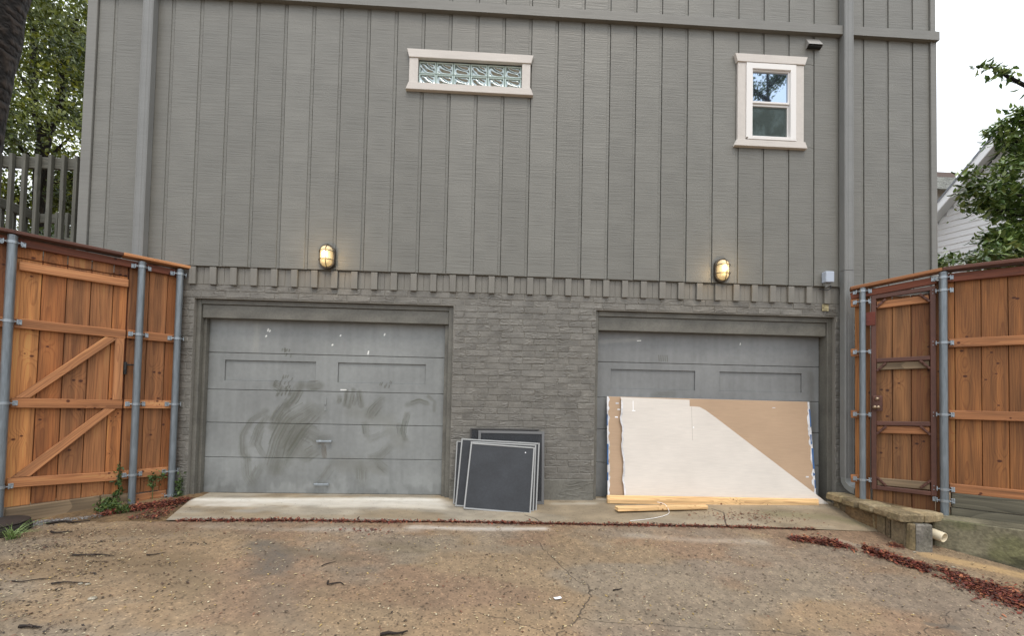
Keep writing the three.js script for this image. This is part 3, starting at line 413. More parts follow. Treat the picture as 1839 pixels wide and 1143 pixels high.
{
  const w = group('window', house); w.position.set(-0.042, -0.047, 0); w.userData.label = 'double hung white window with an insect screen below';
  casing(w, [extrude([[6.402, 5.16], [7.213, 5.16], [7.243, 5.256], [6.372, 5.256]], 0.046, 0.003).translate(0, 0, 0.026), extrude([[6.372, 4.165], [7.244, 4.165], [7.216, 4.24], [6.402, 4.24]], 0.046, 0.003).translate(0, 0, 0.026), bx(6.412, 6.508, 4.241, 5.159, 0.027, 0.06, 0.003, { grain: 'y', bare: 1 }), bx(7.11, 7.206, 4.241, 5.159, 0.027, 0.06, 0.003, { grain: 'y', bare: 1 })]);
  part('frame', clean([extrude(rect(6.51, 7.108, 4.268, 5.156), 0.1, 0.004, [rect(6.585, 7.04, 4.29, 5.085)]).translate(0, 0, -0.03), bx(6.53, 7.11, 4.244, 4.267, -0.02, 0.075, 0.004)]), M.vinyl, w);
  part('sash', clean([extrude(rect(6.586, 7.039, 4.69, 5.084), 0.03, 0.003, [rect(6.6, 7.025, 4.714, 5.07)]).translate(0, 0, 0.02)]), M.vinyl, w);
  part('sash', clean([extrude(rect(6.586, 7.039, 4.292, 4.688), 0.03, 0.003, [rect(6.6, 7.025, 4.308, 4.664)]).translate(0, 0, 0.004)]), M.vinyl, w);
  part('pane', bx(6.599, 7.026, 4.713, 5.071, 0.026, 0.03, 0.0005), new THREE.MeshPhysicalMaterial({ color: srgb(168, 186, 208), roughness: 0.02, metalness: 0.95 }), w);
  part('pane', bx(6.599, 7.026, 4.307, 4.665, 0.006, 0.009, 0.0005), new THREE.MeshPhysicalMaterial({ color: srgb(96, 112, 112), roughness: 0.03, metalness: 0.6 }), w);
  part('insect_screen', bx(6.602, 7.023, 4.31, 4.662, 0.026, 0.027, 0.0002), new THREE.MeshStandardMaterial({ color: srgb(84, 96, 93), roughness: 0.9, transparent: true, opacity: 0.3 }), w);
}
// downspouts: ribbed rectangular tubes
function spoutProfile(w, d) { const p = []; const rib = (x) => d - 0.004 * (Math.sin(x * Math.PI * 3) > 0.2 ? 1 : 0); p.push([-w / 2, 0], [-w / 2, d - 0.01], [-w / 2 + 0.01, d]); for (let k = 0; k <= 18; k++) { const u = k / 18; p.push([-w / 2 + 0.014 + u * (w - 0.028), rib(u)]); } p.push([w / 2 - 0.01, d], [w / 2, d - 0.01], [w / 2, 0]); return p; }
const sp1 = part('downspout', extrude(spoutProfile(0.112, 0.075), 6.4).rotateX(-Math.PI / 2).scale(1, 1, -1).translate(-0.232, 2.0, 0.034), M.spout, house, 'left downspout');
for (const g of [sp1.geometry]) { const ix = g.attributes.position; for (let i = 0; i < ix.count; i += 3) { for (const a of ['position', 'normal', 'uv']) { const A = g.attributes[a], s = A.itemSize; for (let c = 0; c < s; c++) { const t = A.array[(i + 1) * s + c]; A.array[(i + 1) * s + c] = A.array[(i + 2) * s + c]; A.array[(i + 2) * s + c] = t; } } } g.computeVertexNormals(); }
{
  const x = 7.678, g1 = sp1.geometry.clone().translate(x + 0.232, 0, 0), gLow = g1.clone(); { const p = gLow.attributes.position; for (let i = 0; i < p.count; i++) p.setXYZ(i, (p.getX(i) - x) * 1.02 + x, p.getY(i) < 4 ? 0.3 : 2.69, p.getZ(i)); }
  { const p = g1.attributes.position; for (let i = 0; i < p.count; i++) if (p.getY(i) < 4) p.setY(i, 2.695); }
  const d = part('downspout', clean([g1, gLow]), M.spout, house, 'right downspout with an open elbow at its foot');
  // elbow: a square tube swept forward and to the right, open at its end
  const path = [V(x, 0.31, 0.072), V(x + 0.004, 0.26, 0.076), V(x + 0.012, 0.22, 0.1), V(x + 0.022, 0.195, 0.135), V(x + 0.034, 0.182, 0.175)], secs = [];
  const dirs = [V(0, -1, 0), V(0, -0.95, 0.3), V(0.1, -0.7, 0.7), V(0.2, -0.35, 0.92), V(0.25, -0.2, 0.95)];
  const ring = (c, dir, w, h) => { const side = V(1, 0, 0).addScaledVector(dir, -dir.x).normalize(), up = V().crossVectors(side, dir).normalize(), o = []; for (let k = 0; k < 16; k++) { const a = (k + 0.5) / 16 * Math.PI * 2, cx = Math.sign(Math.cos(a)) * Math.min(1, Math.abs(Math.cos(a)) * 1.35), sy = Math.sign(Math.sin(a)) * Math.min(1, Math.abs(Math.sin(a)) * 1.35); o.push(c.clone().addScaledVector(side, cx * w / 2).addScaledVector(up, sy * h / 2)); } return o; };
  path.forEach((p, i) => secs.push(ring(p, dirs[i].clone().normalize(), 0.116 + 0.002 * i, 0.078 + 0.003 * i)));
  for (let i = 4; i >= 1; i--) secs.push(ring(path[i], dirs[i].clone().normalize(), 0.108, 0.074));
  const pos = [], idx = []; secs.forEach(s => s.forEach(p => pos.push(p.x, p.y, p.z))); for (let s = 0; s < secs.length - 1; s++) for (let k = 0; k < 16; k++) { const a = s * 16 + k, b = s * 16 + (k + 1) % 16; idx.push(a, b, a + 16, b, b + 16, a + 16); }
  const e = new THREE.BufferGeometry(); e.setAttribute('position', new THREE.Float32BufferAttribute(pos, 3)); e.setAttribute('uv', new THREE.Float32BufferAttribute(new Float32Array(pos.length / 3 * 2), 2)); e.setIndex(idx); e.computeVertexNormals(); const eo = toCreasedNormals(e, 0.7);
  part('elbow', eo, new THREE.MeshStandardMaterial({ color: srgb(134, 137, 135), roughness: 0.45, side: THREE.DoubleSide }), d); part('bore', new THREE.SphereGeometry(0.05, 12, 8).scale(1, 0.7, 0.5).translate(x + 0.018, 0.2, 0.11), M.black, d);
}
// vent hood under the band
part('vent_hood', clean([0].map(() => { const g = new THREE.BufferGeometry(); const P = [[7.21, 5.465, 0.03], [7.365, 5.465, 0.03], [7.378, 5.36, 0.085], [7.207, 5.36, 0.085], [7.207, 5.33, 0.03], [7.378, 5.33, 0.03]]; const f = [[0, 3, 2, 1], [0, 4, 3, 3], [1, 2, 5, 5]]; const pos = []; for (const q of f) for (const t of [[0, 1, 2], [0, 2, 3]]) for (const k of t) pos.push(...P[q[k]]); g.setAttribute('position', new THREE.Float32BufferAttribute(pos, 3)); g.computeVertexNormals(); return uvMetres(g); })), new THREE.MeshStandardMaterial({ color: srgb(150, 148, 144), roughness: 0.5, side: THREE.DoubleSide }), house);
part('vent_flap', bx(7.212, 7.373, 5.338, 5.342, 0.032, 0.08, 0.001), M.black, house);
part('bracket_plate', clean([bx(7.428, 7.505, 2.232, 2.312, 0.006, 0.012, 0.002), cyl(0.006, 0.006, 0.01, 8).rotateX(Math.PI / 2).translate(7.44, 2.28, 0.01)]), std({ color: srgb(196, 190, 160), map: stoneMap }), house, 'small pale metal plate left unpainted under the soldier course');

// ---------------------------------------------------------------- lamps, sensor
function lamp(x, y, label) {
  const t = thing('bulkhead_lamp', label, 'wall lamp', [x, y, 0.03], 0, 'lit wall lamps above the garage doors');
  const oval = (w, h, n = 40) => Array.from({ length: n }, (_, k) => { const a = k / n * Math.PI * 2, r = (h - w) / 2; return [Math.cos(a) * w / 2, Math.sin(a) * w / 2 + Math.sign(Math.sin(a)) * r]; });
  const bronze = std({ color: srgb(72, 66, 58), roughness: 0.45, metalness: 0.3 });
  part('base', extrude(oval(0.168, 0.276), 0.05, 0.006), bronze, t);
  const g = new THREE.SphereGeometry(1, 28, 20), p = g.attributes.position; for (let i = 0; i < p.count; i++) { const px = p.getX(i), py = p.getY(i), pz = p.getZ(i); p.setXYZ(i, px * 0.066, py * 0.066 + Math.sign(py) * Math.min(1, Math.abs(py) * 3) * 0.05, pz * 0.062); } g.computeVertexNormals(); g.translate(0, 0, 0.05);
  const glass = part('glass_globe', g, new THREE.MeshPhysicalMaterial({ color: srgb(255, 240, 205), roughness: 0.35, transmission: 0.6, thickness: 0, emissive: srgb(255, 222, 150), emissiveIntensity: 0.6 }), t);
  part('bulb', new THREE.SphereGeometry(0.03, 16, 12).scale(1, 1.2, 0.6).translate(0.0, 0.012, 0.1), new THREE.MeshStandardMaterial({ color: 0xffffff, emissive: srgb(255, 246, 222), emissiveIntensity: 3 }), t);
  const arc = (horizontal, o) => { const pts = []; for (let k = 0; k <= 14; k++) { const a = Math.PI * k / 14; pts.push(horizontal ? V(Math.cos(a) * 0.08, o, 0.045 + Math.sin(a) * 0.075) : V(o, Math.cos(a) * 0.133, 0.045 + Math.sin(a) * 0.078)); } return new THREE.TubeGeometry(new THREE.CatmullRomCurve3(pts), 20, 0.0045, 6); };
  part('cage', clean([arc(true, 0.05), arc(true, -0.045), arc(false, 0.012)]), bronze, t);
  const l = new THREE.PointLight(0xffdca8, 0.22, 0, 2); l.position.set(0, 0, 0.17); l.castShadow = true; l.shadow.radius = 3; t.add(l);
  return t;
}
lamp(1.75, 2.652, 'lit oval caged wall lamp above the left garage door with the smeared hand marks');
lamp(6.194, 2.652, 'lit oval caged wall lamp above the right garage door with the leaning drywall');
{
  const t = thing('sensor_box', 'small pale blue grey plastic box on the wall beside the right downspout', 'sensor', [7.452, 2.55, 0.03]);
  part('housing', bx(-0.05, 0.05, 0, 0.127, 0.0, 0.07, 0.006), std({ color: srgb(172, 182, 196), roughness: 0.5 }), t);
  part('mount', clean([bx(-0.035, 0.02, -0.035, -0.001, 0, 0.04, 0.004), bar(V(-0.03, -0.05, 0.03), V(0.03, -0.02, 0.04), 0.012)]), std({ color: srgb(120, 120, 116) }), t);
  part('cable', new THREE.TubeGeometry(new THREE.CatmullRomCurve3([V(0.02, 0, 0.03), V(0.03, -0.05, 0.04), V(0, -0.085, 0.035), V(-0.04, -0.075, 0.01), V(-0.05, -0.06, -0.02)]), 20, 0.006, 6), M.black, t);
}

// ---------------------------------------------------------------- fences. Local x runs along the fence, z towards the driveway
const TL = Math.atan2(0.747, 0.664), TR = -Math.atan2(0.624, 0.782);
const LB = [0.156, 0, 0], RB = [7.62, -0.032, 0.259], RS = 1.0272;
// a rail between two points of the fence face, z0..z1 off it
function rail(x0, y0, x1, y1, w, z0, z1, o = {}) { const L = Math.hypot(x1 - x0, y1 - y0); return cbox(L, w, z1 - z0, 0.004, { grain: 'x', ...o }).rotateZ(Math.atan2(y1 - y0, x1 - x0)).translate((x0 + x1) / 2, (y0 + y1) / 2, (z0 + z1) / 2); }
function vboard(x0, x1, y0, y1, z0, z1, o = {}) { return cbox(x1 - x0, y1 - y0, z1 - z0, 0.003, { grain: 'y', ...o }).translate((x0 + x1) / 2, (y0 + y1) / 2, (z0 + z1) / 2); }
function post(parent, x, y0, y1, zc, clampYs, dirs = [-1, 1], r = 0.0305) {
  const p = part('post', cyl(r, r, y1 - y0, 20, x, y0, zc), M.galv, parent);
  part('post_cap', new THREE.SphereGeometry(r * 1.05, 16, 8, 0, Math.PI * 2, 0, Math.PI / 2).scale(1, 0.35, 1).translate(x, y1, zc), M.galv, p);
  for (const y of clampYs) {
    const l = [cyl(r + 0.005, r + 0.005, 0.024, 18, x, y - 0.012, zc)];
    for (const d of dirs) { l.push(bar(V(x + d * 0.03, y, zc + 0.008), V(x + d * 0.055, y, zc), 0.005)); l.push(bx(x + d * 0.05 - 0.003, x + d * 0.05 + 0.003, y - 0.02, y + 0.02, zc - 0.03, zc + 0.008, 0.001)); l.push(bx(Math.min(x + d * 0.046, x + d * 0.078), Math.max(x + d * 0.046, x + d * 0.078), y - 0.022, y + 0.022, zc - 0.032, zc - 0.028, 0.001)); for (const s of [-0.018, 0.018]) l.push(new THREE.SphereGeometry(0.006, 8, 6).translate(x + d * 0.068, y + s, zc - 0.026)); }
    part('clamp', clean(l), M.clamp, p);
  }
}
const pick = (a) => a[Math.floor(jr() * a.length)];
// left fence: local x = -s (s metres from the wall)
{
  const f = thing('wooden_fence', 'left cedar fence on galvanized pipe posts ending at the brick beside the left garage door', 'fence', LB, TL, 'cedar fences beside the driveway');
  const joints = [0.02, 0.108, 0.26, 0.418];
  for (let k = 0; k < 3; k++) part('board', vboard(-joints[k + 1] + 0.003, -joints[k] - 0.001, 0.075 + jr() * 0.01, 2.425, -0.02, 0), pick(M.cedar), f);
  for (let k = 0; k < 5; k++) part('board', vboard(-1.166 - (k + 1) * 0.147, -1.166 - k * 0.147 - 0.004, 0.08, 2.425, -0.02, 0), pick(M.cedar), f);
  for (const x of [-0.106, -0.258, -0.42, ...[0, 1, 2, 3, 4].map(k => -1.168 - k * 0.147)]) part('batten', vboard(x - 0.03, x + 0.03, 0.1, 2.42, -0.042, -0.024), M.railDark, f);
  part('batten', rail(-1.16, 2.292, -0.425, 2.292, 0.05, -0.042, -0.024), M.railDark, f);
  // stubs left standing above the gate
  const gj = [0.425, 0.531, 0.687, 0.848, 1.003, 1.158]; for (let k = 0; k < 5; k++) part('board', vboard(-gj[k + 1] + 0.003, -gj[k] - 0.003, 2.296, 2.425, -0.02, 0), pick(M.cedar), f);
  part('top_rail', rail(-1.9, 2.43, 0.0, 2.418, 0.07, 0.001, 0.039), M.railDark, f);
  part('cap', cbox(1.43, 0.03, 0.15, 0.004, { grain: 'x' }).translate(-1.195, 2.492, 0.03), M.capDark, f, 'dark weathered length of cap board');
  part('cap', cbox(0.55, 0.03, 0.155, 0.004, { grain: 'x' }).translate(-0.203, 2.494, 0.03), M.rail[0], f, 'newer orange length of cap board');
  for (const y of [1.705, 0.995, 0.283]) { part('rail', rail(-0.418, y + 0.004, -0.03, y - 0.002, 0.086, 0.001, 0.039), pick(M.rail), f); part('rail', rail(-1.9, y + 0.01, -1.172, y + 0.006, 0.086, 0.001, 0.039), pick(M.rail), f); }
  post(f, -0.02, -0.1, 2.452, 0.072, [2.405, 1.705, 0.998, 0.282, 0.03]); post(f, -0.333, -0.12, 2.452, 0.072, [2.405, 1.71, 1.0, 0.285]); post(f, -1.185, -0.15, 2.462, 0.072, [2.405, 1.72, 1.01, 0.29]);
  part('kick_board', rail(-1.148, 0.03, -0.56, 0.042, 0.135, 0.012, 0.05), M.oldWood, f, 'grey weathered board along the ground'); part('kick_board', rail(-0.556, 0.045, -0.345, 0.03, 0.135, 0.014, 0.052), M.oldWood, f, 'grey weathered board along the ground'); part('kick_board', rail(-0.34, 0.01, -0.05, 0.02, 0.125, 0.012, 0.05), M.rail[1], f, 'newer orange board along the ground'); part('kick_board', rail(-1.9, 0.0, -1.165, 0.01, 0.135, 0.012, 0.05), M.oldWood, f, 'grey weathered board along the ground');
  const t = thing('wooden_gate', 'cedar board gate with two diagonal braces set in the left fence', 'gate', LB, TL);
  for (let k = 0; k < 5; k++) part('board', vboard(-gj[k + 1] + 0.003, -gj[k] - 0.002, 0.098 + jr() * 0.006, 2.288, -0.02 - (k % 2) * 0.001, 0), pick(M.cedar), t);
  for (const x of gj.slice(1, 5)) part('batten', vboard(-x - 0.025, -x + 0.025, 0.12, 2.28, -0.042, -0.024), M.railDark, t);
  part('rail', rail(-1.142, 2.22, -0.424, 2.22, 0.078, 0.001, 0.04), M.rail[0], t); part('rail', rail(-1.165, 1.712, -0.428, 1.702, 0.086, 0.001, 0.04), M.rail[1], t); part('rail', rail(-1.148, 1.012, -0.428, 0.996, 0.086, 0.001, 0.04), M.rail[1], t); part('rail', rail(-1.146, 0.316, -0.434, 0.282, 0.086, 0.001, 0.04), M.rail[1], t);
  const dg = (pts) => { const g = extrude(pts, 0.038, 0.003).translate(0, 0, 0.001); const u = g.attributes.uv, p = g.attributes.position; const a = Math.atan2(pts[2][1] - pts[1][1], pts[2][0] - pts[1][0]), c = Math.cos(a), s = Math.sin(a); for (let i = 0; i < p.count; i++) { const x = p.getX(i) + 0.8, y = p.getY(i); u.setXY(i, 0.31 + ((-x * s + y * c) % 0.14) * 0.6, (x * c + y * s) / 2.4); } return g; };
  part('brace', dg([[-1.128, 1.056], [-1.04, 1.056], [-0.485, 1.652], [-0.575, 1.66]]), M.rail[0], t); part('brace', dg([[-1.122, 0.36], [-1.015, 0.357], [-0.478, 0.951], [-0.56, 0.954]]), M.rail[0], t);
  part('stile', vboard(-0.503, -0.436, 1.041, 1.66, 0.001, 0.04), M.rail[0], t);
  part('latch', clean([bx(-0.438, -0.405, 1.3, 1.425, 0.0, 0.02, 0.003), bx(-0.436, -0.355, 1.39, 1.404, 0.02, 0.034, 0.003), bx(-0.43, -0.412, 1.34, 1.415, 0.02, 0.045, 0.003), bar(V(-0.42, 1.3, 0.03), V(-0.42, 1.36, 0.03), 0.008)]), M.black, t);
}
// right fence: local x = s
{
  const f = thing('wooden_fence', 'right cedar fence with two grey planks under it above a low concrete wall', 'fence', RB, TR, 'cedar fences beside the driveway'); f.scale.setScalar(RS);
  part('board', vboard(-0.012, 0.034, 0.1, 2.34, -0.02, 0), pick(M.cedarR), f); part('board', vboard(0.037, 0.112, 0.12, 2.33, -0.02, 0), pick(M.cedarR), f); part('board', vboard(0.606, 0.69, 0.06, 2.4, -0.02, 0), pick(M.cedarR), f);
  const jn = [0.692, 0.742, 0.918, 1.089, 1.262, 1.43, 1.6, 1.77, 1.95, 2.12]; for (let k = 0; k < jn.length - 1; k++) { part('board', vboard(jn[k] + 0.001, jn[k + 1] - 0.003, 0.32, 2.43, -0.02 - (k % 2) * 0.002, 0), pick(M.cedarR), f); }
  for (const x of jn.slice(1, -1)) part('batten', vboard(x - 0.03, x + 0.03, 0.3, 2.42, -0.046, -0.026), M.railDark, f);
  for (const y of [2.243, 1.706, 1.043, 0.357]) part('rail', rail(-0.05, y, 0.06, y + 0.004, 0.082, 0.001, 0.039), M.rail[1], f);
  part('top_rail', rail(-0.05, 2.322, 0.61, 2.4, 0.07, 0.001, 0.039), M.railDark, f); part('top_rail', rail(0.66, 2.41, 2.12, 2.405, 0.082, 0.001, 0.039), M.railDark, f);
  part('cap', rail(-0.056, 2.395, 0.642, 2.49, 0.032, -0.045, 0.1), M.rail[1], f, 'sloping orange cap board over the metal framed gate'); part('cap', rail(0.645, 2.492, 2.14, 2.495, 0.034, -0.045, 0.1), M.capDark, f, 'dark weathered cap board');
  for (const y of [1.768, 1.071, 0.362]) part('rail', rail(0.69, y, 2.12, y + 0.006, 0.086, 0.001, 0.039), pick(M.rail), f);
  post(f, 0.045, 0.06, 2.385, 0.072, [2.355, 2.245, 1.71, 1.045, 0.36], [-1, 1], 0.027); post(f, 0.65, 0.03, 2.458, 0.072, [2.41, 2.285, 1.77, 1.07, 0.35, 0.24, 0.06], [-1, 1], 0.0305);
  part('plank', rail(0.705, 0.25, 2.12, 0.262, 0.136, 0.004, 0.042), M.greyWood, f, 'upper grey weathered plank'); part('plank', rail(0.7, 0.108, 2.12, 0.116, 0.138, 0.002, 0.04), M.greyWood, f, 'lower grey weathered plank with green moss');
  const t = thing('metal_framed_gate', 'narrow wooden gate in a maroon steel frame with a round knob lock', 'gate', RB, TR); t.scale.setScalar(RS);
  const x0 = 0.116, x1 = 0.604, y0 = 0.268; const topL = 2.3, topR = 2.342, b = 0.042;
  const jb = [0.128, 0.288, 0.43, 0.6]; for (let k = 0; k < 3; k++) part('board', vboard(jb[k] + 0.002, jb[k + 1] - 0.003, 0.10, 2.28, -0.02, 0), pick(M.cedarR), t);
  for (const x of jb.slice(1, 3)) part('batten', vboard(x - 0.025, x + 0.025, 0.12, 2.26, -0.042, -0.024), M.railDark, t);
  const fr = part('frame', clean([vboard(x0, x0 + b, y0, topL - 0.01, 0.012, 0.05), vboard(x1 - b, x1, y0, topR - 0.01, 0.012, 0.05), rail(x0, topL - 0.018, x1, topR - 0.018, b, 0.013, 0.051), rail(x0 + b, y0 + 0.021, x1 - b, y0 + 0.021, b, 0.012, 0.05), rail(x0 + b, 1.614, x1 - b, 1.628, 0.042, 0.012, 0.05), rail(x0 + b, 0.957, x1 - b, 0.972, 0.044, 0.012, 0.05)]), M.maroon, t);
  for (const [yc, dir] of [[2.262, -1], [1.592, -1], [0.935, -1], [0.31, 1]]) for (const s of [0, 1]) { const xc = s ? x1 - b : x0 + b, d = s ? -1 : 1, yy = yc + (s ? 0.018 : 0); part('gusset', clean([rail(xc, yy + dir * 0.09, xc + d * 0.075, yy + dir * 0.005, 0.022, 0.035, 0.052), ...[0.3, 0.7].map(q => new THREE.SphereGeometry(0.007, 8, 6).translate(xc + d * 0.075 * q, yy + dir * lerp(0.09, 0.005, q), 0.054))]), M.maroon, fr); }
  for (const [ya, yb] of [[2.2, 2.222], [1.552, 1.562], [0.892, 0.905], [0.352, 0.36]]) part('rail', rail(x0 + b + 0.004, ya, x1 - b - 0.004, yb, 0.075, 0.001, 0.034), ya < 0.5 || ya < 1.6 && ya > 1.5 ? M.oldWood : M.rail[1], t);
  part('hinge_plate', bx(0.072, 0.15, 1.985, 2.128, 0.052, 0.06, 0.003), M.rust, t);
  const lk = part('lock_plate', bx(0.128, 0.205, 1.085, 1.245, 0.052, 0.062, 0.003), M.maroon, t);
  for (const [x, y] of [[0.158, 1.212], [0.138, 1.125], [0.165, 1.125]]) part('knob', clean([cyl(0.012, 0.012, 0.03, 12).rotateX(Math.PI / 2).translate(x, y, 0.06), new THREE.SphereGeometry(0.02, 16, 12).translate(x, y, 0.1)]), M.brass, lk);
  const c = thing('concrete_wall', 'low mossy concrete wall under the right fence', 'wall', [7.514, 0, 0.377], TR);
  part('wall', rough(bx(0.55, 2.4, -0.9, 0.078, -0.2, 0.17, 0.012, { scale: 0.8 }), 0.006, 4), M.curb, c);
}
// ---------------------------------------------------------------- stone planter
{
  const t = thing('stone_planter', 'low planter of tumbled concrete stones with cap stones at the foot of the right fence', 'planter', [7.462, 0.03, 0.06]);
  const FX = 0.04, r = rng(44);
  // front wall stones (z positions of the joints), face at x = FX
  const zb = [0.0, 0.1, 0.226, 0.358, 0.542, 0.64, 0.697, 0.853, 0.915];
  for (let k = 0; k < zb.length - 1; k++) { if (zb[k + 1] - zb[k] < 0.07 && k !== zb.length - 2) { } const yb = G(7.55, zb[k + 1] + 0.1) - 0.08; part('stone', rough(bx(FX + (r() - 0.5) * 0.012, FX + 0.12, yb, 0.02, zb[k] + 0.0045, zb[k + 1] - 0.0045, 0.012), 0.009, k * 3.7), M.stone[(k * 2 + (k > 4 ? 1 : 0)) % 3], t); }
  part('stone', rough(bx(FX + 0.045, FX + 0.20, G(7.6, 1.0) - 0.09, 0.022, 0.80, 0.925, 0.012), 0.007, 60), M.stone[3], t, 'bluish grey end stone');
  // caps: front row, then a second row towards the fence
  const zc = [-0.02, 0.207, 0.397, 0.57, 0.73, 0.9];
  for (let k = 0; k < 5; k++) { part('cap_stone', rough(bx(-0.03 + (r() - 0.5) * 0.03, 0.2, 0.024, 0.104 + (r() - 0.5) * 0.012, zc[k] + 0.007, zc[k + 1] - 0.007, 0.014), 0.008, k * 5.1 + 20), M.capstone[[0, 1, 2, 1, 0][k]], t); }
  part('cap_stone', rough(extrude([[0.2, -0.895], [0.33, -0.865], [0.33, -0.62], [0.203, -0.62]], 0.074, 0.01).rotateX(-Math.PI / 2).translate(0, 0.025, 0), 0.004, 71), M.capstone[0], t); part('cap_stone', rough(extrude([[0.334, -0.865], [0.465, -0.815], [0.455, -0.7], [0.334, -0.64]], 0.074, 0.01).rotateX(-Math.PI / 2).translate(0, 0.025, 0), 0.004, 72), M.capstone[2], t); part('cap_stone', rough(extrude([[0.203, -0.617], [0.33, -0.617], [0.31, -0.56], [0.203, -0.47]], 0.07, 0.01).rotateX(-Math.PI / 2).translate(0, 0.026, 0), 0.004, 73), M.capstone[1], t);
  const soil = extrude([[0.1, 0.02], [0.2, 0.02], [0.4, -0.62], [0.25, -0.72], [0.1, -0.72], [-0.0, -0.3]].map(p => p), 0.3).rotateX(-Math.PI / 2).translate(0, -0.21, 0); part('soil', soil, M.soil, t); soil.scale(0.98, 1, 1);
  const q = thing('drain_pipe', 'cream plastic drain pipe end beside the planter', 'pipe', [7.80, -0.05, 0.80], 0.25);
  const outer = new THREE.LatheGeometry([[0.046, 0], [0.046, 0.16], [0.043, 0.165], [0.038, 0.162], [0.038, 0.02]].map(p => new THREE.Vector2(...p)), 28).rotateX(Math.PI / 2); outer.rotateX(0.16);
  part('pipe', outer, M.pvc, q); part('bore', cyl(0.037, 0.037, 0.01, 20).rotateX(Math.PI / 2).translate(0, 0, 0.02), M.dark, q);
}
// ---------------------------------------------------------------- screens, drywall, lumber
// a group standing on the edge bl-br and leaning along bl-tl: local x along the foot, y up the face, z out of it
function lean(name, label, cat, bl, br, tl, grp) {
  const B = V(...bl), X = V(...br).sub(B), w = X.length(); X.normalize(); const U = V(...tl).sub(B), Y = U.clone().addScaledVector(X, -U.dot(X)), h = Y.length(); Y.normalize(); const N = V().crossVectors(X, Y);
  const t = thing(name, label, cat, bl, 0, grp); t.quaternion.setFromRotationMatrix(new THREE.Matrix4().makeBasis(X, Y, N)); return { t, w, h };
}
const meshM = (o) => new THREE.MeshStandardMaterial({ color: srgb(50, 53, 58), map: mottle, roughness: 0.55, transparent: true, opacity: o });
const alu = std({ color: srgb(156, 156, 154), roughness: 0.4, metalness: 0.5 }), aluDark = std({ color: srgb(110, 110, 110), roughness: 0.45, metalness: 0.4 }), aluBlack = std({ color: srgb(66, 64, 62), roughness: 0.5 });
function screen(label, bl, br, tl, m, o, fw = 0.016) {
  const { t, w, h } = lean('window_screen', label, 'window screen', bl, br, tl, 'window screens stacked against the brick pier');
  part('frame', clean([bx(0, fw, 0, h, -0.006, 0.006, 0.002), bx(w - fw, w, 0, h, -0.006, 0.006, 0.002), bx(fw, w - fw, 0, fw, -0.006, 0.006, 0.002), bx(fw, w - fw, h - fw, h, -0.006, 0.006, 0.002)]), m, t);
  part('mesh', bx(fw - 0.003, w - fw + 0.003, fw - 0.003, h - fw + 0.003, -0.0005, 0.0005, 0.0001), meshM(o), t);
  return t;
}
screen('front screen of the stack, small, tilted, with a pale dot near its top right corner', [3.326, -0.018, 0.33], [4.02, -0.052, 0.39], [3.39, 0.645, 0.13], alu, 0.95).children[0];
{ const t = scene.children[scene.children.length - 1]; part('sticker', cyl(0.006, 0.006, 0.004, 10).rotateX(Math.PI / 2).translate(0.6, 0.63, 0.0), M.white, t); }
screen('second screen of the stack, only its right edge shows beside the front one', [3.34, -0.02, 0.29], [4.056, -0.04, 0.345], [3.41, 0.655, 0.10], alu, 0.9);
screen('wider tilted screen just behind, showing on the left and right of the front one', [3.232, -0.014, 0.25], [4.09, -0.044, 0.315], [3.272, 0.683, 0.075], alu, 0.9);
screen('screen whose level pale top edge ends short behind the tilted ones', [3.205, -0.006, 0.19], [3.905, -0.014, 0.2], [3.212, 0.652, 0.05], alu, 0.9, 0.014);
screen('tall see through screen at the back right with the pale grey top bar', [3.448, -0.01, 0.14], [4.185, -0.012, 0.15], [3.42, 0.772, 0.034], aluDark, 0.72, 0.03);
screen('dark framed screen rearmost against the brick, its left edge showing', [3.36, 0.0, 0.09], [4.13, 0.0, 0.09], [3.352, 0.795, 0.02], aluBlack, 0.6);
// torn drywall edge: ragged strip along one side
function ragged(x, w, h, seed, side) { const r = rng(seed), a = [], n = 34; for (let k = 0; k <= n; k++) a.push([x + side * w * (0.35 + 0.65 * r()), h * k / n]); return [[x, 0], ...a.map(p => p), [x, h]]; }
{
  const { t, w, h } = lean('drywall_sheet', 'full brown paper faced drywall sheet behind, with torn taped ends', 'drywall', [4.928, -0.02, 0.012], [7.36, -0.035, 0.012], [4.922, 1.18, -0.118], 'drywall sheets leaning on the right garage door');
  part('board', bx(0, w, 0, h, -0.013, 0, 0.001), M.paper, t); part('core', bx(0.002, w - 0.002, 0.002, h + 0.001, -0.0115, -0.0015, 0.001), M.torn, t);
  part('torn_edge', extrude(ragged(-0.004, 0.034, h, 5, 1), 0.003).translate(0, 0, 0.0), M.torn, t); part('torn_edge', extrude(ragged(w + 0.004, 0.042, h, 6, -1), 0.003).translate(0, 0, 0.0), M.torn, t);
  const r = rng(8); for (const [x, y0, y1, ww] of [[-0.007, 0.42, 0.66, 0.018], [-0.007, 0.86, 1.0, 0.012], [-0.007, 0.24, 0.34, 0.014], [w - 0.012, 0.42, 0.66, 0.022], [w - 0.016, 0.7, 0.82, 0.016], [w - 0.008, 0.9, 1.12, 0.014], [w - 0.006, 0.2, 0.3, 0.014], [w - 0.014, 0.34, 0.38, 0.02]]) part('tape', extrude([[x, y0], [x + ww, y0 + 0.02 * r()], [x + ww * (0.6 + 0.4 * r()), (y0 + y1) / 2], [x + ww, y1 - 0.02 * r()], [x, y1]], 0.002).translate(0, 0, 0.003), M.bluetape, t);
  for (const [x, y, l] of [[0.1, 1.12, 0.06], [0.12, 1.05, 0.05], [0.09, 0.96, 0.05], [1.98, 1.12, 0.03], [2.33, 0.32, 0.05]]) part('scuff', bx(x, x + 0.035, y, y + l * 0.3, 0, 0.0012, 0.0004), M.torn, t);
}
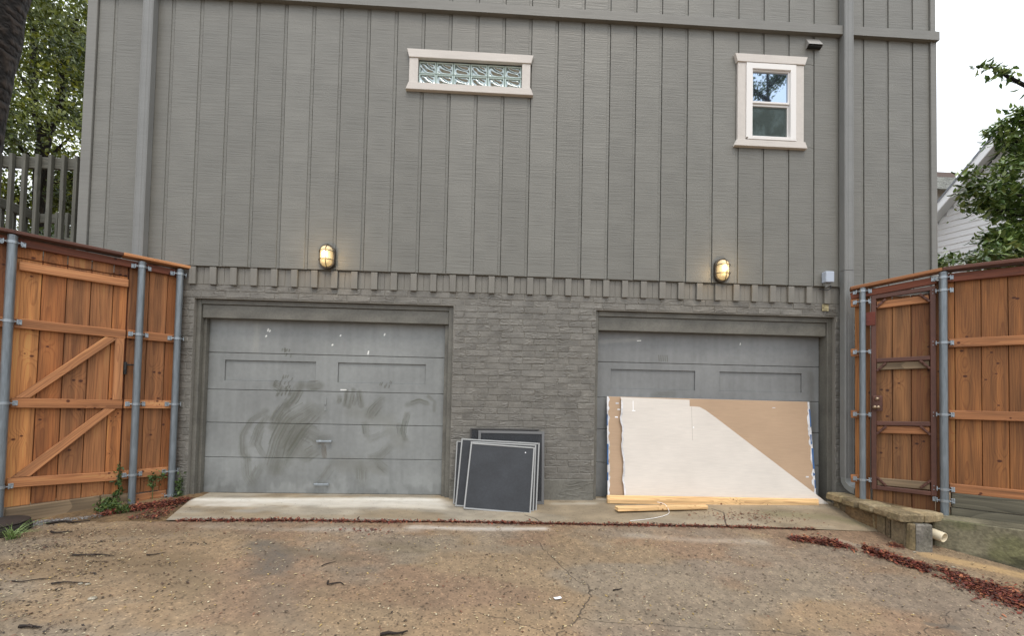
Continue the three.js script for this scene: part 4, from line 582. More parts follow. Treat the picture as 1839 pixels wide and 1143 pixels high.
{
  const { t, h } = lean('drywall_sheet', 'off white cut drywall sheet in front, with a long slanting cut', 'drywall', [5.11, -0.02, 0.028], [7.5, -0.035, 0.028], [5.09, 1.186, -0.103], 'drywall sheets leaning on the right garage door');
  const r = rng(17), left = []; for (let k = 0; k <= 24; k++) left.push([-0.03 + 0.012 * Math.sin(k * 0.9) * r() + 0.016 * (r() - 0.5) + 0.03 * (1 - k / 24), h * k / 24]);
  const out = [[0.02, 0], [2.4, 0.0], [2.375, 0.03], [1.09, 0.99], [0.97, 1.075], [0.905, 1.108], [0.87, 1.112], [0.785, 1.114], [0.785, 1.19], ...left.reverse().filter(p => p[1] > 0.01 && p[1] < h + 0.001).map(p => [p[0], Math.min(p[1], 1.2)])];
  part('board', extrude(out, 0.013, 0.0012), M.gyp, t);
  part('torn_edge', extrude([...left.filter(p => p[1] > 0.02 && p[1] < h - 0.02).map(p => [p[0] - 0.006, p[1]]), ...left.filter(p => p[1] > 0.02 && p[1] < h - 0.02).reverse().map(p => [p[0] + 0.008 + 0.01 * r(), p[1]])], 0.004).translate(0, 0, 0.0105), M.torn, t);
  part('score_line', bx(0.803, 0.806, 0.72, 1.11, 0.0125, 0.0135, 0.0003), std({ color: srgb(160, 152, 142) }), t); part('screw_dimple', cyl(0.008, 0.008, 0.002, 12).rotateX(Math.PI / 2).translate(0.82, 0.87, 0.0125), M.white, t);
  part('scuff', bx(0.11, 0.118, 1.05, 1.16, 0.0128, 0.0138, 0.0003), M.white, t); part('scuff', bx(0.1, 0.14, 1.04, 1.05, 0.0128, 0.0138, 0.0003), M.white, t);
}
{
  const t = thing('lumber_board', 'long pale pine board on edge along the foot of the drywall', 'lumber', [6.12, 0.012, 0.07], 0.016, 'pine boards at the foot of the drywall');
  part('board', cbox(2.45, 0.089, 0.038, 0.004, { grain: 'x', col: 3 }).rotateZ(-0.0105).rotateX(-0.1).translate(0, 0.012, 0), M.pine, t);
  const u = thing('lumber_board', 'shorter pine board lying flat in front of the long one', 'lumber', [5.44, -0.002, 0.27], 0.115, 'pine boards at the foot of the drywall');
  part('board', cbox(1.03, 0.038, 0.089, 0.004, { grain: 'x', col: 5 }), M.pine, u);
  const w = thing('string', 'thin white string lying loose on the apron by the pine boards', 'string', [5.3, 0, 0.3]);
  part('strand', new THREE.TubeGeometry(new THREE.CatmullRomCurve3([V(0.1, 0.05, -0.06), V(0.17, 0.035, -0.02), V(0.19, -0.028, 0.04), V(0.1, -0.042, 0.13), V(-0.08, -0.055, 0.2), V(-0.3, -0.06, 0.26)]), 40, 0.0022, 5), M.white, w);
}

// ---------------------------------------------------------------- deck rails left of the house
function railing(label, a, b, y0, y1, step, extra) {
  const d = V(b[0] - a[0], 0, b[1] - a[1]), L = d.length(), t = thing('deck_railing', label, 'railing', [a[0], y0, a[1]], -Math.atan2(d.z, d.x), 'railings of the raised deck');
  part('top_rail', bx(0, L, y1 - y0 - 0.14, y1 - y0 - 0.012, -0.04, -0.002, 0.004, { grain: 'x', bare: 1 }), M.deck, t); part('bottom_rail', bx(0, L, 0.02, 0.11, -0.04, -0.002, 0.004, { grain: 'x', bare: 1 }), M.deck, t);
  for (let x = extra; x < L; x += step) part('baluster', bx(x - 0.019, x + 0.019, -0.12, y1 - y0, 0, 0.038, 0.003, { grain: 'y', bare: 1 }), M.deck, t);
}
railing('grey wooden deck railing nearest, flush with the left corner of the house', [-2.95, -0.15], [-1.08, -0.15], 2.72, 3.75, 0.1385, 0.035);
railing('grey wooden deck railing on the far left side running away from the fence', [-2.95, -1.42], [-2.95, -0.2], 2.72, 3.64, 0.1385, 0.06);
railing('grey wooden deck railing at the back of the deck behind the nearest one', [-2.95, -1.45], [-1.0, -1.45], 2.72, 3.62, 0.1385, 0.06);
{
  const t = thing('wooden_deck', 'grey raised wooden deck at the left side of the house', 'deck', [-2, 0, -0.8]);
  for (let k = 0; k < 9; k++) part('board', bx(-1.0, 1.02, 2.61, 2.64, -0.68 + k * 0.145, -0.68 + k * 0.145 + 0.138, 0.003, { grain: 'x', bare: 1 }), M.deck, t);
  part('beam', bx(-1.0, 1.02, 2.42, 2.605, 0.58, 0.62, 0.004), M.deck, t); part('beam', bx(-1.0, 1.02, 2.42, 2.605, -0.66, -0.62, 0.004), M.deck, t);
  for (const x of [-0.95, 0.9]) for (const z of [-0.6, 0.53]) part('leg', bx(x - 0.045, x + 0.045, -0.05, 2.415, z - 0.045, z + 0.045, 0.004), M.deck, t);
}

// ---------------------------------------------------------------- trees
const qrand = (r) => new THREE.Quaternion().setFromEuler(new THREE.Euler(r() * 6.28, r() * 6.28, r() * 6.28));
const gauss = (r) => (r() + r() + r() + r() - 2) * 1.0;
function crown(parent, clumps, size, cols, seed, mat) {                 // clumps: [x, y, z, radius, count]
  const r = rng(seed), L = [];
  for (const [x, y, z, R, n] of clumps) { const tone = r(); for (let k = 0; k < n; k++) { const c = cols[Math.min(cols.length - 1, Math.floor((tone * 0.6 + r() * 0.4) * cols.length))], f = 0.75 + 0.5 * r(); L.push({ p: V(x + gauss(r) * R, y + gauss(r) * R * 0.7, z + gauss(r) * R), q: qrand(r), s: size * (0.65 + 0.7 * r()), c: new THREE.Color().setRGB(c[0] * f, c[1] * f, c[2] * f) }); } }
  return scatter('crown', L, mat, parent);
}
const leafM = leafMat(0.45), leafGloss = new THREE.MeshPhysicalMaterial({ color: 0xffffff, roughness: 0.35, side: THREE.DoubleSide, transmission: 0.25, thickness: 0 });
{
  const t = thing('tree', 'forked yellow green tree behind the deck railing with sky showing through its leaves', 'tree', [-9.7, -0.5, -8]);
  part('trunk', limb([V(0, 0, 0), V(0, 3, 0), V(0, 5.9, 0), V(-0.12, 7.9, 0), V(-0.05, 9.0, 0)], [0.3, 0.2, 0.17, 0.15, 0.15], 12), M.bark, t);
  const limbs = [[V(-0.05, 8.9, 0), V(-0.3, 10, 0.1), V(-0.5, 12, 0), V(-0.8, 14, 0.2)], [V(-0.05, 8.9, 0), V(0.22, 10.2, -0.1), V(0.4, 11.2, 0), V(0.8, 12.6, 0.1)], [V(-0.1, 8.0, 0), V(-0.7, 8.9, 0.5), V(-1.6, 9.5, 0.8)], [V(-0.1, 7.2, 0), V(0.6, 8.4, 0.3), V(1.2, 8.9, 0.4)], [V(0.3, 11.0, 0), V(1.0, 11.3, 0.3), V(1.9, 11.5, 0.2)], [V(-0.05, 6.5, 0), V(-0.8, 7.3, 0.5), V(-1.9, 7.6, 0.9)], [V(-0.3, 10.2, 0), V(-1.2, 11, -0.4), V(-2, 12, -0.3)], [V(0, 7.6, 0), V(0.4, 8.1, -0.6), V(1.1, 8.5, -1.2)]];
  limbs.forEach((l, i) => part('limb', limb(l, i < 2 ? [0.13, 0.09, 0.05] : [0.07, 0.04, 0.015], 8, 6, 0.08, i), M.bark, t));
  const r = rng(3), cl = []; for (let k = 0; k < 230; k++) { const a = r() * 6.28, R = Math.sqrt(r()) * 3.4, y = 5.4 + Math.pow(r(), 0.8) * 9.2; const x = Math.cos(a) * R, z = Math.sin(a) * R * 0.9; if (y < 7.6 && x > 0.35) continue; if (y < 9.0 && Math.abs(x) < 0.5 && z > -0.2) continue; cl.push([x, y, z, 0.42 + 0.35 * r(), 260]); }
  for (let k = 0; k < 26; k++) cl.push([-1.6 + r() * 1.4, 5.6 + r() * 3.2, 0.6 + r(), 0.4, 200]);
  for (let k = 0; k < 46; k++) { const a = r(); cl.push([-2.2 + 2.6 * a, 5.3 + r() * 3.6, -0.8 - r() * 1.8, 0.4, 190]); }
  for (let k = 0; k < 12; k++) cl.push([0.3 + r() * 1.2, 7.4 + r() * 1.4, -0.6 - r(), 0.35, 150]);
  for (let k = 0; k < 7; k++) cl.push([0.4 + r() * 0.9, 6.9 + r() * 1.2, r() - 0.5, 0.25, 45]);
  crown(t, cl, 0.125, [[0.045, 0.07, 0.013], [0.11, 0.15, 0.016], [0.21, 0.25, 0.02], [0.34, 0.36, 0.03]], 5, leafM);
}
{
  const t = thing('tree', 'large dark leaning trunk at the upper left edge', 'tree', [-6.52, -0.4, -3.5]);
  part('trunk', limb([V(0, 0, 0), V(0.12, 3, 0), V(0.29, 5.9, 0), V(0.52, 7.85, 0), V(0.72, 9.2, 0), V(1.0, 11.5, -0.2)], [0.4, 0.32, 0.29, 0.29, 0.28, 0.23], 16, 8, 0.09), M.bark, t);
  part('limb', limb([V(0.9, 10.8, -0.1), V(0.2, 12.4, -0.6), V(-0.8, 14, -1)], [0.16, 0.1, 0.05], 9), M.bark, t); part('limb', limb([V(1.0, 11.3, -0.2), V(1.6, 12.6, -1.0), V(2.4, 14, -1.4)], [0.17, 0.1, 0.05], 9), M.bark, t);
  const r = rng(14), cl = []; for (let k = 0; k < 46; k++) cl.push([0.4 + gauss(r) * 2.6, 13.6 + gauss(r) * 1.3, -1 + gauss(r) * 2.4, 0.5, 170]); crown(t, cl, 0.13, [[0.04, 0.07, 0.014], [0.07, 0.11, 0.016], [0.11, 0.15, 0.02]], 15, leafM);
}
{
  const t = thing('shrub', 'dark green bush behind the back deck railing', 'shrub', [-6.4, -0.3, -4.4]);
  part('stem', clean([0, 1, 2, 3].map(k => limb([V(k * 0.15 - 0.2, 0, 0), V(k * 0.3 - 0.4, 2.2, 0.1 * k), V(k * 0.5 - 0.7, 4.4, 0)], [0.05, 0.04, 0.015], 7))), M.bark, t);
  const r = rng(24), cl = []; for (let k = 0; k < 40; k++) { const a = r() * 6.28, R = Math.sqrt(r()) * 1.4; cl.push([Math.cos(a) * R, 2.2 + r() * 2.5, Math.sin(a) * R, 0.3, 90]); } crown(t, cl, 0.11, [[0.035, 0.07, 0.016], [0.06, 0.1, 0.018], [0.09, 0.13, 0.02]], 25, leafM);
}
{
  const T = (u, v, z = 0) => V(10.7 + (u - 1690) * 0.0095 - 13.1, 3.7 + (475 - v) * 0.0091, z);
  const t = thing('tree', 'glossy broad leaved tree reaching in over the right fence in front of the white house', 'tree', [13.1, -0.3, -1.6]);
  part('trunk', limb([V(0, 0, 0), V(0.1, 2.4, 0), V(0, 5, 0), V(0.1, 7.6, 0)], [0.2, 0.16, 0.12, 0.06], 12), M.bark, t);
  const br = [
    [[1945, 330], [1880, 350], [1800, 345], [1722, 312]], [[1945, 480], [1850, 450], [1765, 452], [1702, 468]], [[1945, 260], [1880, 250], [1840, 232], [1822, 205]], [[1945, 140], [1870, 96], [1835, 84], [1802, 82]], [[1945, 400], [1860, 384], [1790, 362], [1746, 330]], [[1945, 310], [1860, 286], [1815, 296], [1795, 300]], [[1945, 440], [1860, 420], [1800, 424], [1775, 436]], [[1945, 380], [1880, 330], [1845, 318], [1815, 330]], [[1945, 480], [1880, 470], [1820, 466], [1760, 472]], [[1945, 300], [1880, 280], [1845, 262], [1830, 275]], [[1945, 355], [1880, 362], [1830, 358], [1776, 352]], [[1945, 200], [1900, 170], [1880, 150], [1862, 130]], [[1945, 470], [1850, 462], [1780, 458], [1715, 472]], [[1945, 440], [1870, 430], [1820, 412], [1790, 414]], [[1945, 420], [1880, 402], [1850, 392], [1832, 390]], [[1945, 235], [1890, 215], [1860, 205], [1838, 186]], [[1945, 480], [1880, 465], [1840, 455], [1800, 452]]];
  const r = rng(31), L = [], cols = [[0.07, 0.125, 0.03], [0.12, 0.19, 0.045], [0.19, 0.27, 0.07], [0.3, 0.37, 0.12]];
  br.forEach((b, i) => {
    const zz = (r() - 0.5) * 0.7, pts = b.map((p, k) => T(p[0], p[1], zz + (r() - 0.5) * 0.2)); part('limb', limb([V(0.05, pts[0].y - 0.3, 0), ...pts], [0.06, 0.035, 0.02, 0.006], 7, 6, 0.1, i), M.bark, t);
    const cv = new THREE.CatmullRomCurve3(pts), n = i === 3 ? 130 : i === 5 || i === 9 ? 330 : i === 11 ? 160 : 640;
    for (let k = 0; k < n; k++) {
      const u = r(), p = cv.getPoint(u), rad = (i === 3 ? 0.08 : 0.165) * (u > 0.9 ? 0.6 : 1); const c = cols[Math.floor(r() * 4)], f = 0.75 + 0.5 * r(), e = new THREE.Euler((r() - 0.5) * 2.2 + 1.9, r() * 6.28, (r() - 0.5) * 1.6, 'YXZ');
      L.push({ p: p.add(V(gauss(r) * rad, gauss(r) * rad * 0.8, gauss(r) * rad * 1.3)), q: new THREE.Quaternion().setFromEuler(e), s: 0.112 * (0.7 + 0.6 * r()), c: new THREE.Color().setRGB(c[0] * f, c[1] * f, c[2] * f) });
    }
  });
  scatter('crown', L, leafGloss, t);
}
{
  const t = thing('tree', 'tall tree across the drive, seen only mirrored in the upper window pane', 'tree', [15.2, -1, 12.5]);
  part('trunk', limb([V(0, 0, 0), V(0.1, 6, 0), V(0, 11, 0), V(-0.1, 16.5, 0)], [0.4, 0.28, 0.16, 0.04], 12), M.bark, t);
  const r = rng(91), cl = []; for (let k = 0; k < 14; k++) { const a = r() * 6.28, y = 6 + k * 0.75, R = 3.2 - k * 0.17; part('limb', limb([V(0, y, 0), V(Math.cos(a) * R * 0.5, y + 0.5, Math.sin(a) * R * 0.5), V(Math.cos(a) * R, y + 1.1, Math.sin(a) * R)], [0.1, 0.06, 0.02], 6, 4), M.bark, t); for (let q = 0; q < 5; q++) { const u = 0.3 + q * 0.17; cl.push([Math.cos(a) * R * u, y + 0.9 * u, Math.sin(a) * R * u, 0.4, 110]); } } crown(t, cl, 0.13, [[0.05, 0.09, 0.02], [0.08, 0.12, 0.02]], 92, leafM);
}
// ---------------------------------------------------------------- neighbours on the right
{
  const t = thing('white_house', 'white clapboard house with a steep gable behind the right hand tree', 'house', [14.102, 0, -4.5], -1.168);
  const rk = (y) => (y - 5.70) / 1.13, body = [[-2.2, -1], [4.4, -1], [4.4, 3.64], [0.94, 6.75], [-2.2, 3.2]];
  part('wall', extrude(body, 6).translate(0, 0, -6.02), M.white, t);
  for (let k = 0; k < 27; k++) { const y = 3.1 + k * 0.137, x0 = Math.max(-2.2, rk(y + 0.137)); if (y > 6.6) break; const g = bx(x0, Math.min(4.4, 0.94 + (6.75 - y - 0.137) / 0.9), y, y + 0.15, -0.02, 0.016, 0.001); g.rotateX(0); const p = g.attributes.position; for (let i = 0; i < p.count; i++) if (p.getY(i) > y + 0.1) p.setZ(i, p.getZ(i) - 0.014); g.computeVertexNormals(); part('clapboard', g, M.white, t); }
  const rakeP = (a, b, th) => [[a, 5.87 + (a - 0.03) * 1.22], [b, 5.87 + (b - 0.03) * 1.22], [b + 0.02, 5.87 + (b - 0.03) * 1.22 - th], [a, 5.87 + (a - 0.03) * 1.22 - th]];
  part('rake_board', extrude(rakeP(-2.4, 0.95, 0.19), 0.03).translate(0, 0, 0.375), M.white, t); part('rake_board', extrude([[0.955, 6.99], [4.7, 3.62], [4.7, 3.43], [0.955, 6.8]], 0.03).translate(0, 0, 0.376), M.white, t);
  part('soffit', clean([extrude(rakeP(-2.4, 0.95, 0.03).map(p => [p[0], p[1] - 0.14]), 0.35).translate(0, 0, 0.02), extrude([[0.955, 6.85], [4.7, 3.48], [4.7, 3.45], [0.955, 6.82]], 0.35).translate(0, 0, 0.02)]), M.soffit, t);
  part('roof', clean([extrude(rakeP(-2.4, 0.95, 0.04).map(p => [p[0], p[1] + 0.045]), 6.5).translate(0, 0, -6.08), extrude([[0.95, 7.03], [4.75, 3.61], [4.75, 3.57], [0.95, 6.992]], 6.5).translate(0, 0, -6.08)]), std({ color: srgb(150, 154, 160), map: mottle }), t);
  part('corner_board', bx(0.93, 1.0, 2.5, 6.74, 0.018, 0.04, 0.003), M.white, t);
  const u = thing('brown_roofed_house', 'distant house with a brown ridge and grey shingles, left of the white gable', 'house', [25.7, -0.1, -15]);
  part('wall', bx(-4, 1.2, 0, 11.9, -6, 0.6, 0.01), M.soffit, u); part('roof', bx(-4.2, 1.45, 0, 0.06, 0, 2.2, 0.005).rotateX(0.75).translate(0, 12.85, -0.4), std({ color: srgb(150, 156, 160), map: stoneMap, bumpMap: grit, bumpScale: 0.05 }), u); part('ridge', bx(-4.2, 1.4, 12.86, 13.2, -0.7, -0.45, 0.01), std({ color: srgb(112, 98, 92) }), u);
}

// ---------------------------------------------------------------- weeds and grass
function weed(name, label, cat, pos, spots, size, cols, seed, stems) {
  const t = thing(name, label, cat, pos, 0, 'weeds at the foot of the left fence'), r = rng(seed), L = [];
  part('stem', clean(stems.map(s => limb(s.map(p => V(...p)), [0.004, 0.003, 0.0015], 5, 4))), std({ color: srgb(84, 96, 52) }), t);
  for (const [x, y, z, R, Ry, n] of spots) for (let k = 0; k < n; k++) { const c = cols[Math.floor(r() * cols.length)], f = 0.7 + 0.6 * r(); L.push({ p: V(x + gauss(r) * R, Math.max(0.005, y + gauss(r) * Ry), z + gauss(r) * R), q: qrand(r), s: size * (0.6 + 0.8 * r()), c: new THREE.Color().setRGB(c[0] * f, c[1] * f, c[2] * f) }); }
  const im = scatter('foliage', L, leafM, t); return t;
}
const gr = [[0.05, 0.10, 0.02], [0.08, 0.15, 0.03], [0.12, 0.2, 0.04], [0.2, 0.26, 0.06]];
weed('weed', 'leafy vine climbing left of the middle post of the left fence', 'weed', [-0.1, -0.01, 0.345], [[0, 0.26, 0, 0.022, 0.13, 90], [0, 0.1, 0.01, 0.04, 0.05, 50]], 0.035, gr.slice(0, 3), 51, [[[0, 0, 0], [0.01, 0.2, 0], [-0.01, 0.42, 0]]]);
weed('weed', 'bright green low weed clump around the foot of the middle fence post', 'weed', [0.03, -0.02, 0.5], [[-0.06, 0.05, 0.0, 0.09, 0.03, 190], [0.1, 0.03, 0.06, 0.05, 0.015, 60], [-0.15, 0.08, -0.06, 0.04, 0.04, 70]], 0.04, gr, 52, [[[0, 0, 0], [0.03, 0.06, 0.02], [0.06, 0.1, 0.03]], [[0, 0, 0], [-0.08, 0.06, 0], [-0.13, 0.12, -0.03]]]);
weed('weed', 'small leafy vine low on the boards between the two right posts of the left fence', 'weed', [0.09, 0.0, 0.17], [[0, 0.2, 0, 0.04, 0.07, 60], [0.06, 0.26, -0.03, 0.03, 0.03, 20]], 0.035, gr.slice(0, 3), 53, [[[0, 0, 0], [0.01, 0.15, 0], [0.05, 0.28, -0.03]]]);
weed('weed', 'narrow leafy vine on the brick right of the last post of the left fence', 'weed', [0.265, 0.0, 0.035], [[0, 0.14, 0, 0.022, 0.08, 90], [-0.01, 0.02, 0.01, 0.03, 0.02, 30]], 0.034, gr.slice(0, 3), 54, [[[0, 0, 0], [0.005, 0.14, 0], [0.0, 0.27, 0]]]);
{
  const t = thing('round_cover', 'round black lid on a short drum at the lower left edge', 'lid', [-0.475, G(0, 1.05) - 0.03, 1.06]);
  part('drum', new THREE.LatheGeometry([[0.2, 0], [0.215, 0.02], [0.222, 0.06], [0.21, 0.1], [0.18, 0.108]].map(p => new THREE.Vector2(...p)), 36), std({ color: srgb(46, 42, 38), map: mottle, bumpMap: grit, bumpScale: 0.006, roughness: 0.85 }), t);
  part('lid', new THREE.LatheGeometry([[0, 0.122], [0.17, 0.122], [0.205, 0.118], [0.21, 0.11], [0.2, 0.104]].map(p => new THREE.Vector2(...p)), 36), std({ color: srgb(54, 46, 42), map: mottle, roughness: 0.7 }), t);
  const g = thing('grass_tuft', 'tuft of long pale green grass beside the round black lid', 'grass tuft', [-0.2, G(0, 1.15) - 0.005, 1.17]), r = rng(61), bl = [];
  for (let k = 0; k < 60; k++) { const a = r() * 6.28, L = 0.07 + 0.13 * r(), lean = 0.3 + 0.9 * r(), x0 = gauss(r) * 0.025, z0 = gauss(r) * 0.025, pos = [], idx = []; const N = 5; for (let i = 0; i <= N; i++) { const u = i / N, d = L * u * lean * 0.8 * (0.5 + u), y = L * u * (1 - 0.45 * u * lean), w = 0.0032 * (1 - u * 0.9); pos.push(x0 + Math.cos(a) * d - Math.sin(a) * w, y, z0 + Math.sin(a) * d + Math.cos(a) * w, x0 + Math.cos(a) * d + Math.sin(a) * w, y + 0.001, z0 + Math.sin(a) * d - Math.cos(a) * w); if (i < N) { const q = i * 2; idx.push(q, q + 1, q + 2, q + 1, q + 3, q + 2); } } const b = new THREE.BufferGeometry(); b.setAttribute('position', new THREE.Float32BufferAttribute(pos, 3)); b.setAttribute('uv', new THREE.Float32BufferAttribute(new Float32Array(pos.length / 3 * 2), 2)); b.setIndex(idx); b.computeVertexNormals(); bl.push(b); }
  part('blades', clean(bl), new THREE.MeshPhysicalMaterial({ color: srgb(128, 152, 88), roughness: 0.6, side: THREE.DoubleSide, transmission: 0.3, thickness: 0 }), g);
}
// ---------------------------------------------------------------- fallen leaves, chips, twigs, stones
const reds = [[0.15, 0.030, 0.018], [0.20, 0.045, 0.024], [0.10, 0.024, 0.016], [0.30, 0.11, 0.05], [0.055, 0.026, 0.02], [0.12, 0.034, 0.02]];
function litter(name, label, cat, pts, size, cols, seed, flat = 0.5) {
  const r = rng(seed), L = []; for (const [x, z, h] of pts) { const c = cols[Math.floor(r() * cols.length)], f = 0.7 + 0.6 * r(); const e = new THREE.Euler(-Math.PI / 2 + (r() - 0.5) * flat * 2, r() * 6.28, (r() - 0.5) * flat * 2, 'YXZ'); const s = size * (0.35 + 1.3 * r() * r() + 0.3 * r()); L.push({ p: V(x, G(x, z) + 0.006 + h, z), q: new THREE.Quaternion().setFromEuler(e), s: [s * (0.7 + 0.6 * r()), s, s], c: new THREE.Color().setRGB(c[0] * f, c[1] * f, c[2] * f) }); }
  const im = scatter(numbered(name), L, new THREE.MeshStandardMaterial({ color: 0xffffff, roughness: 0.75, side: THREE.DoubleSide }), scene); tag(im, label, cat, cat === 'leaf litter' ? 'fallen reddish leaves' : 'scattered leaf bits'); return im;
}
{
  const r = rng(81); let P = [];
  // along the joint: thick and thin by turns
  for (let k = 0; k < 4600; k++) { const x = 0.75 + r() * 6.1; const dens = sstep(0.25, 0.6, fbm(x * 1.7 + 3, 0.5, 2)); if (r() > 0.25 + 0.75 * dens) continue; const w = 0.008 + 0.022 * dens; P.push([x, jointZ(x) + gauss(r) * w, r() * 0.008 * dens]); }
  litter('leaf_litter', 'thin line of reddish brown fallen leaves along the joint in front of the garage doors', 'leaf litter', P, 0.026, reds, 82, 0.7);
  P = []; const gut = [[6.45, 0.84, 0.04], [6.62, 0.865, 0.07], [6.85, 0.93, 0.10], [7.08, 1.02, 0.10], [7.2, 1.14, 0.09], [7.3, 1.25, 0.07], [7.42, 1.33, 0.11], [7.52, 1.45, 0.17], [7.62, 1.58, 0.22], [7.75, 1.75, 0.28], [8.05, 2.0, 0.3]];
  for (let k = 0; k < 15000; k++) { const u = Math.pow(r(), 0.7) * (gut.length - 1.001), i = Math.floor(u), f = u - i, x = lerp(gut[i][0], gut[i + 1][0], f), z = lerp(gut[i][1], gut[i + 1][1], f), w = lerp(gut[i][2], gut[i + 1][2], f); const tail = r() < 0.22 ? 1.9 : 1, dx = gauss(r) * w * 0.62 * tail, dz = gauss(r) * w * 0.62 * tail; if (fbm((x + dx) * 6, (z + dz) * 6, 3) < 0.3 + 0.22 * r()) continue; P.push([x + dx, z + dz, r() * 0.014]); }
  litter('leaf_litter', 'broad drift of reddish brown fallen leaves running down the right edge of the driveway', 'leaf litter', P, 0.03, reds, 83, 0.7);
  P = []; for (let k = 0; k < 2600; k++) { const u = r(), x = lerp(0.0, 0.5, u) + gauss(r) * 0.06, z = lerp(0.52, 0.12, u) + gauss(r) * 0.1 + 0.06; if (x > 0.42 + 0.2 * z || z < 0.03) continue; P.push([x, z, 0.012 + r() * 0.02]); }
  for (let k = 0; k < 500; k++) { const x = 0.32 + r() * 0.3, z = 0.35 + r() * 0.38; if (x > 0.42 + 0.25 * z) continue; P.push([x, z, 0.006 + r() * 0.008]); }
  litter('leaf_litter', 'reddish bark and leaves heaped at the foot of the left fence beside the apron', 'leaf litter', P, 0.028, reds, 84, 0.7);
  P = []; for (let k = 0; k < 420; k++) { const x = 6.3 + gauss(r) * 0.55, z = 0.38 + gauss(r) * 0.13; P.push([x, z, 0]); } for (let k = 0; k < 160; k++) P.push([7.42 + gauss(r) * 0.06, 0.9 + gauss(r) * 0.05, 0]); for (let k = 0; k < 110; k++) P.push([2.5 + gauss(r) * 0.25, 0.9 + gauss(r) * 0.06, 0]);
  litter('leaf_litter', 'scattered reddish leaves on the apron in front of the right garage door', 'leaf litter', P, 0.024, reds, 85, 0.4);
  P = []; for (let k = 0; k < 8000; k++) { const x = -1 + r() * 9, z = 0.75 + r() * 2.1; P.push([x, z, 0]); } for (let k = 0; k < 1500; k++) P.push([-0.6 + r() * 1.7, 0.9 + r() * 1.6, 0]);
  litter('leaf_bits', 'tiny tan and yellow leaf bits strewn all over the brown driveway', 'leaf bits', P, 0.017, [[0.5, 0.42, 0.27], [0.45, 0.36, 0.2], [0.5, 0.44, 0.3], [0.4, 0.28, 0.1], [0.06, 0.045, 0.03], [0.09, 0.06, 0.04], [0.05, 0.035, 0.025], [0.16, 0.07, 0.04]], 86, 0.25);
  P = []; for (let k = 0; k < 60; k++) { const cx = 0.2 + r() * r() * 1.6, cz = 1.2 + r() * 1.3, n = 6 + Math.floor(r() * 24); for (let q = 0; q < n; q++) P.push([cx + gauss(r) * 0.12, cz + gauss(r) * 0.03, 0]); } for (let k = 0; k < 500; k++) P.push([-0.5 + r() * 0.9, 0.95 + r() * 0.5, 0]);
  litter('leaf_bits', 'dark rotted leaf and bark bits gathered in clumps at the lower left of the driveway', 'leaf bits', P, 0.019, [[0.05, 0.036, 0.026], [0.075, 0.05, 0.034], [0.1, 0.055, 0.035], [0.03, 0.024, 0.02]], 88, 0.4);
  P = []; for (let k = 0; k < 420; k++) P.push([0.6 + r() * 6.8, -0.05 + r() * 0.65, 0]);
  litter('leaf_bits', 'tiny dark leaf bits strewn over the pale apron slab', 'leaf bits', P, 0.012, [[0.05, 0.035, 0.025], [0.08, 0.05, 0.035], [0.14, 0.06, 0.04], [0.4, 0.33, 0.22]], 87, 0.25);
  // gravel at the foot of the left gate
  const peb = new THREE.IcosahedronGeometry(1, 0), L = []; for (let k = 0; k < 900; k++) { const u = r(), x = lerp(-0.62, 0.0, u) + gauss(r) * 0.07, z = lerp(0.98, 0.5, u) + gauss(r) * 0.09 + 0.06; const c = 0.12 + 0.3 * r() * r(), s = 0.003 + 0.004 * r(); L.push({ p: V(x, G(x, z) + 0.004, z), q: qrand(r), s: [s * 1.3, s * 0.8, s], c: new THREE.Color().setRGB(c, c * 0.97, c * 0.95) }); }
  tag(scatter('gravel', L, std({ color: 0xffffff, roughness: 0.85 }), scene, peb), 'fine pale gravel along the foot of the left gate', 'gravel');
}
function twig(x, z, ang, L, rad, label, bend = 0.12, fork) {
  const t = thing('twig', label, 'twig', [x, G(x, z) + rad * 0.8 + 0.004, z], ang, 'twigs lying on the driveway'), r = rng(Math.floor(x * 1000 + z * 77)); const tilt = (a) => V(a, (G(x + Math.cos(ang) * a, z - Math.sin(ang) * a) - G(x, z)), 0);
  const P = [-0.5, -0.2, 0.1, 0.5].map((u, i) => tilt(u * L).add(V(0, 0.002 * (i % 2), (r() - 0.5) * bend * L * 2)));
  part('stick', limb(P, [rad, rad * 0.9, rad * 0.7, rad * 0.4], 6, 4, 0.2, x), std({ color: srgb(56, 44, 36), map: barkMap }), t);
  if (fork) part('side_stick', limb([P[1].clone(), P[1].clone().add(V(0.25 * L, 0.004, 0.08 * L)), P[1].clone().add(V(0.4 * L, 0.004, 0.2 * L))], [rad * 0.7, rad * 0.5, rad * 0.3], 5, 4), std({ color: srgb(56, 44, 36) }), t);
}
twig(0.70, 1.46, 0.05, 0.30, 0.006, 'dark twig lying level at the left, between the round lid and the driveway stains', 0.1, 1);
twig(0.66, 1.82, 0.35, 0.24, 0.004, 'thin dark twig near the lower left, above the pair of pale pebbles', 0.15);
twig(0.92, 1.85, 0.1, 0.22, 0.005, 'dark forked twig beside the pair of pale pebbles at the lower left', 0.1, 1);
twig(0.55, 1.98, -0.3, 0.15, 0.006, 'short dark twig at the left edge', 0.1);
twig(1.16, 2.32, 0.0, 0.12, 0.009, 'short thick twig at the bottom left edge', 0.1, 1);
twig(2.56, 1.8, -0.55, 0.13, 0.005, 'small curved dark twig left of centre on the driveway', 0.5);
twig(3.08, 2.29, 0.25, 0.15, 0.010, 'thick dark stub of stick at the bottom edge left of centre', 0.05);
twig(4.52, 1.745, 0.4, 0.08, 0.005, 'small dark stick right of the long crack', 0.05);
twig(1.11, 1.43, 0.3, 0.11, 0.005, 'short dark twig left of the dark driveway stain', 0.2);
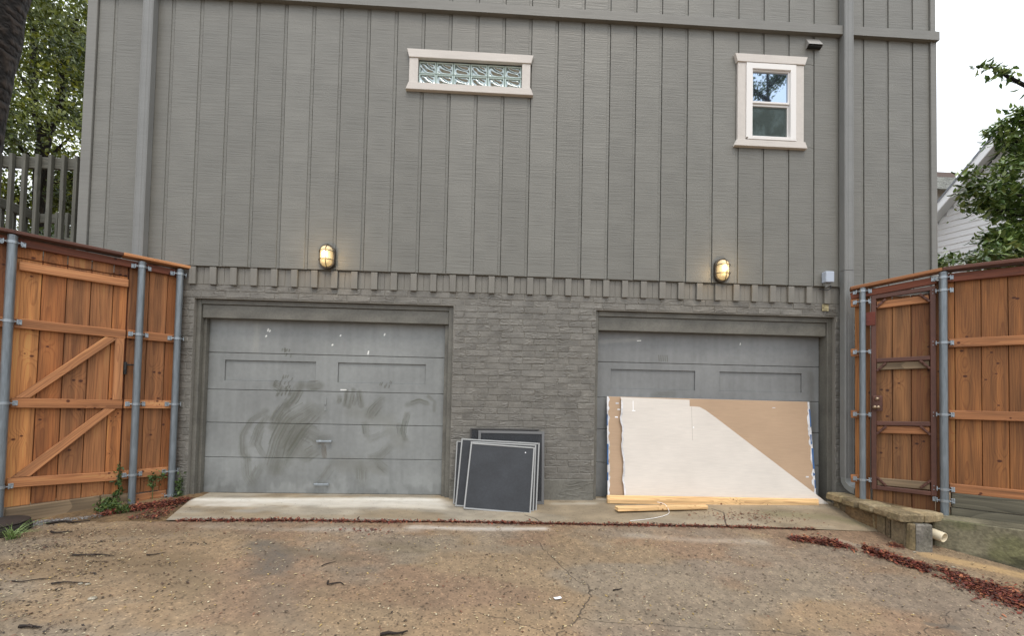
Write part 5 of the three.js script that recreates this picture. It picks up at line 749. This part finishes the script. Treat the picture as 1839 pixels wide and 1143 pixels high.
twig(2.42, 1.52, 0.7, 0.11, 0.004, 'slanting twig right of the dark driveway stain', 0.1);
twig(0.5, 0.66, -0.5, 0.18, 0.006, 'bent stick at the end of the bark heap by the left fence', 0.2);
twig(-0.1, 0.83, 0.1, 0.3, 0.011, 'dark forked branch on the gravel under the left gate', 0.1, 1);
twig(0.05, 1.05, 0.02, 0.16, 0.008, 'dark stick between the grass tuft and the gravel', 0.1);
twig(8.05, 1.42, -0.1, 0.07, 0.012, 'dark curled leaf stalk on the sandy strip by the concrete wall', 0.1);
function stone(x, z, s, label, c = [206, 202, 196]) { const t = thing('pebble', label, 'pebble', [x, G(x, z) + s * 0.25, z], 0, 'pale pebbles on the driveway'); const g = new THREE.IcosahedronGeometry(s, 2); const p = g.attributes.position; for (let i = 0; i < p.count; i++) { const k = 0.85 + 0.3 * NZ(p.getX(i) * 60 + x * 9, p.getZ(i) * 60 + p.getY(i) * 50); p.setXYZ(i, p.getX(i) * k * 1.3, p.getY(i) * k * 0.6, p.getZ(i) * k); } g.computeVertexNormals(); part('stone', uvMetres(g, 6), std({ color: srgb(...c), map: stoneMap }), t); }
stone(1.21, 2.03, 0.018, 'single pale pebble at the lower left, below the pair of pebbles'); stone(0.98, 1.86, 0.012, 'left pebble of the pale pair beside the forked twig'); stone(1.03, 1.865, 0.013, 'right pebble of the pale pair beside the forked twig'); stone(7.5, 1.0, 0.012, 'white pebble beside the front face of the planter'); stone(7.62, 1.22, 0.013, 'white pebble on the sandy strip below the drain pipe');
{ const t = thing('paper_scrap', 'scrap of white paper in the middle of the driveway beside the crack', 'paper scrap', [4.07, G(4.07, 1.88) + 0.004, 1.88], 0.3); const g = new THREE.PlaneGeometry(0.05, 0.028, 6, 4).rotateX(-Math.PI / 2), p = g.attributes.position; for (let i = 0; i < p.count; i++) p.setY(i, 0.004 + 0.006 * NZ(p.getX(i) * 90 + 4, p.getZ(i) * 90)); g.computeVertexNormals(); part('paper', g, new THREE.MeshStandardMaterial({ color: srgb(236, 238, 242), side: THREE.DoubleSide }), t); }

renderer.render(scene, camera);
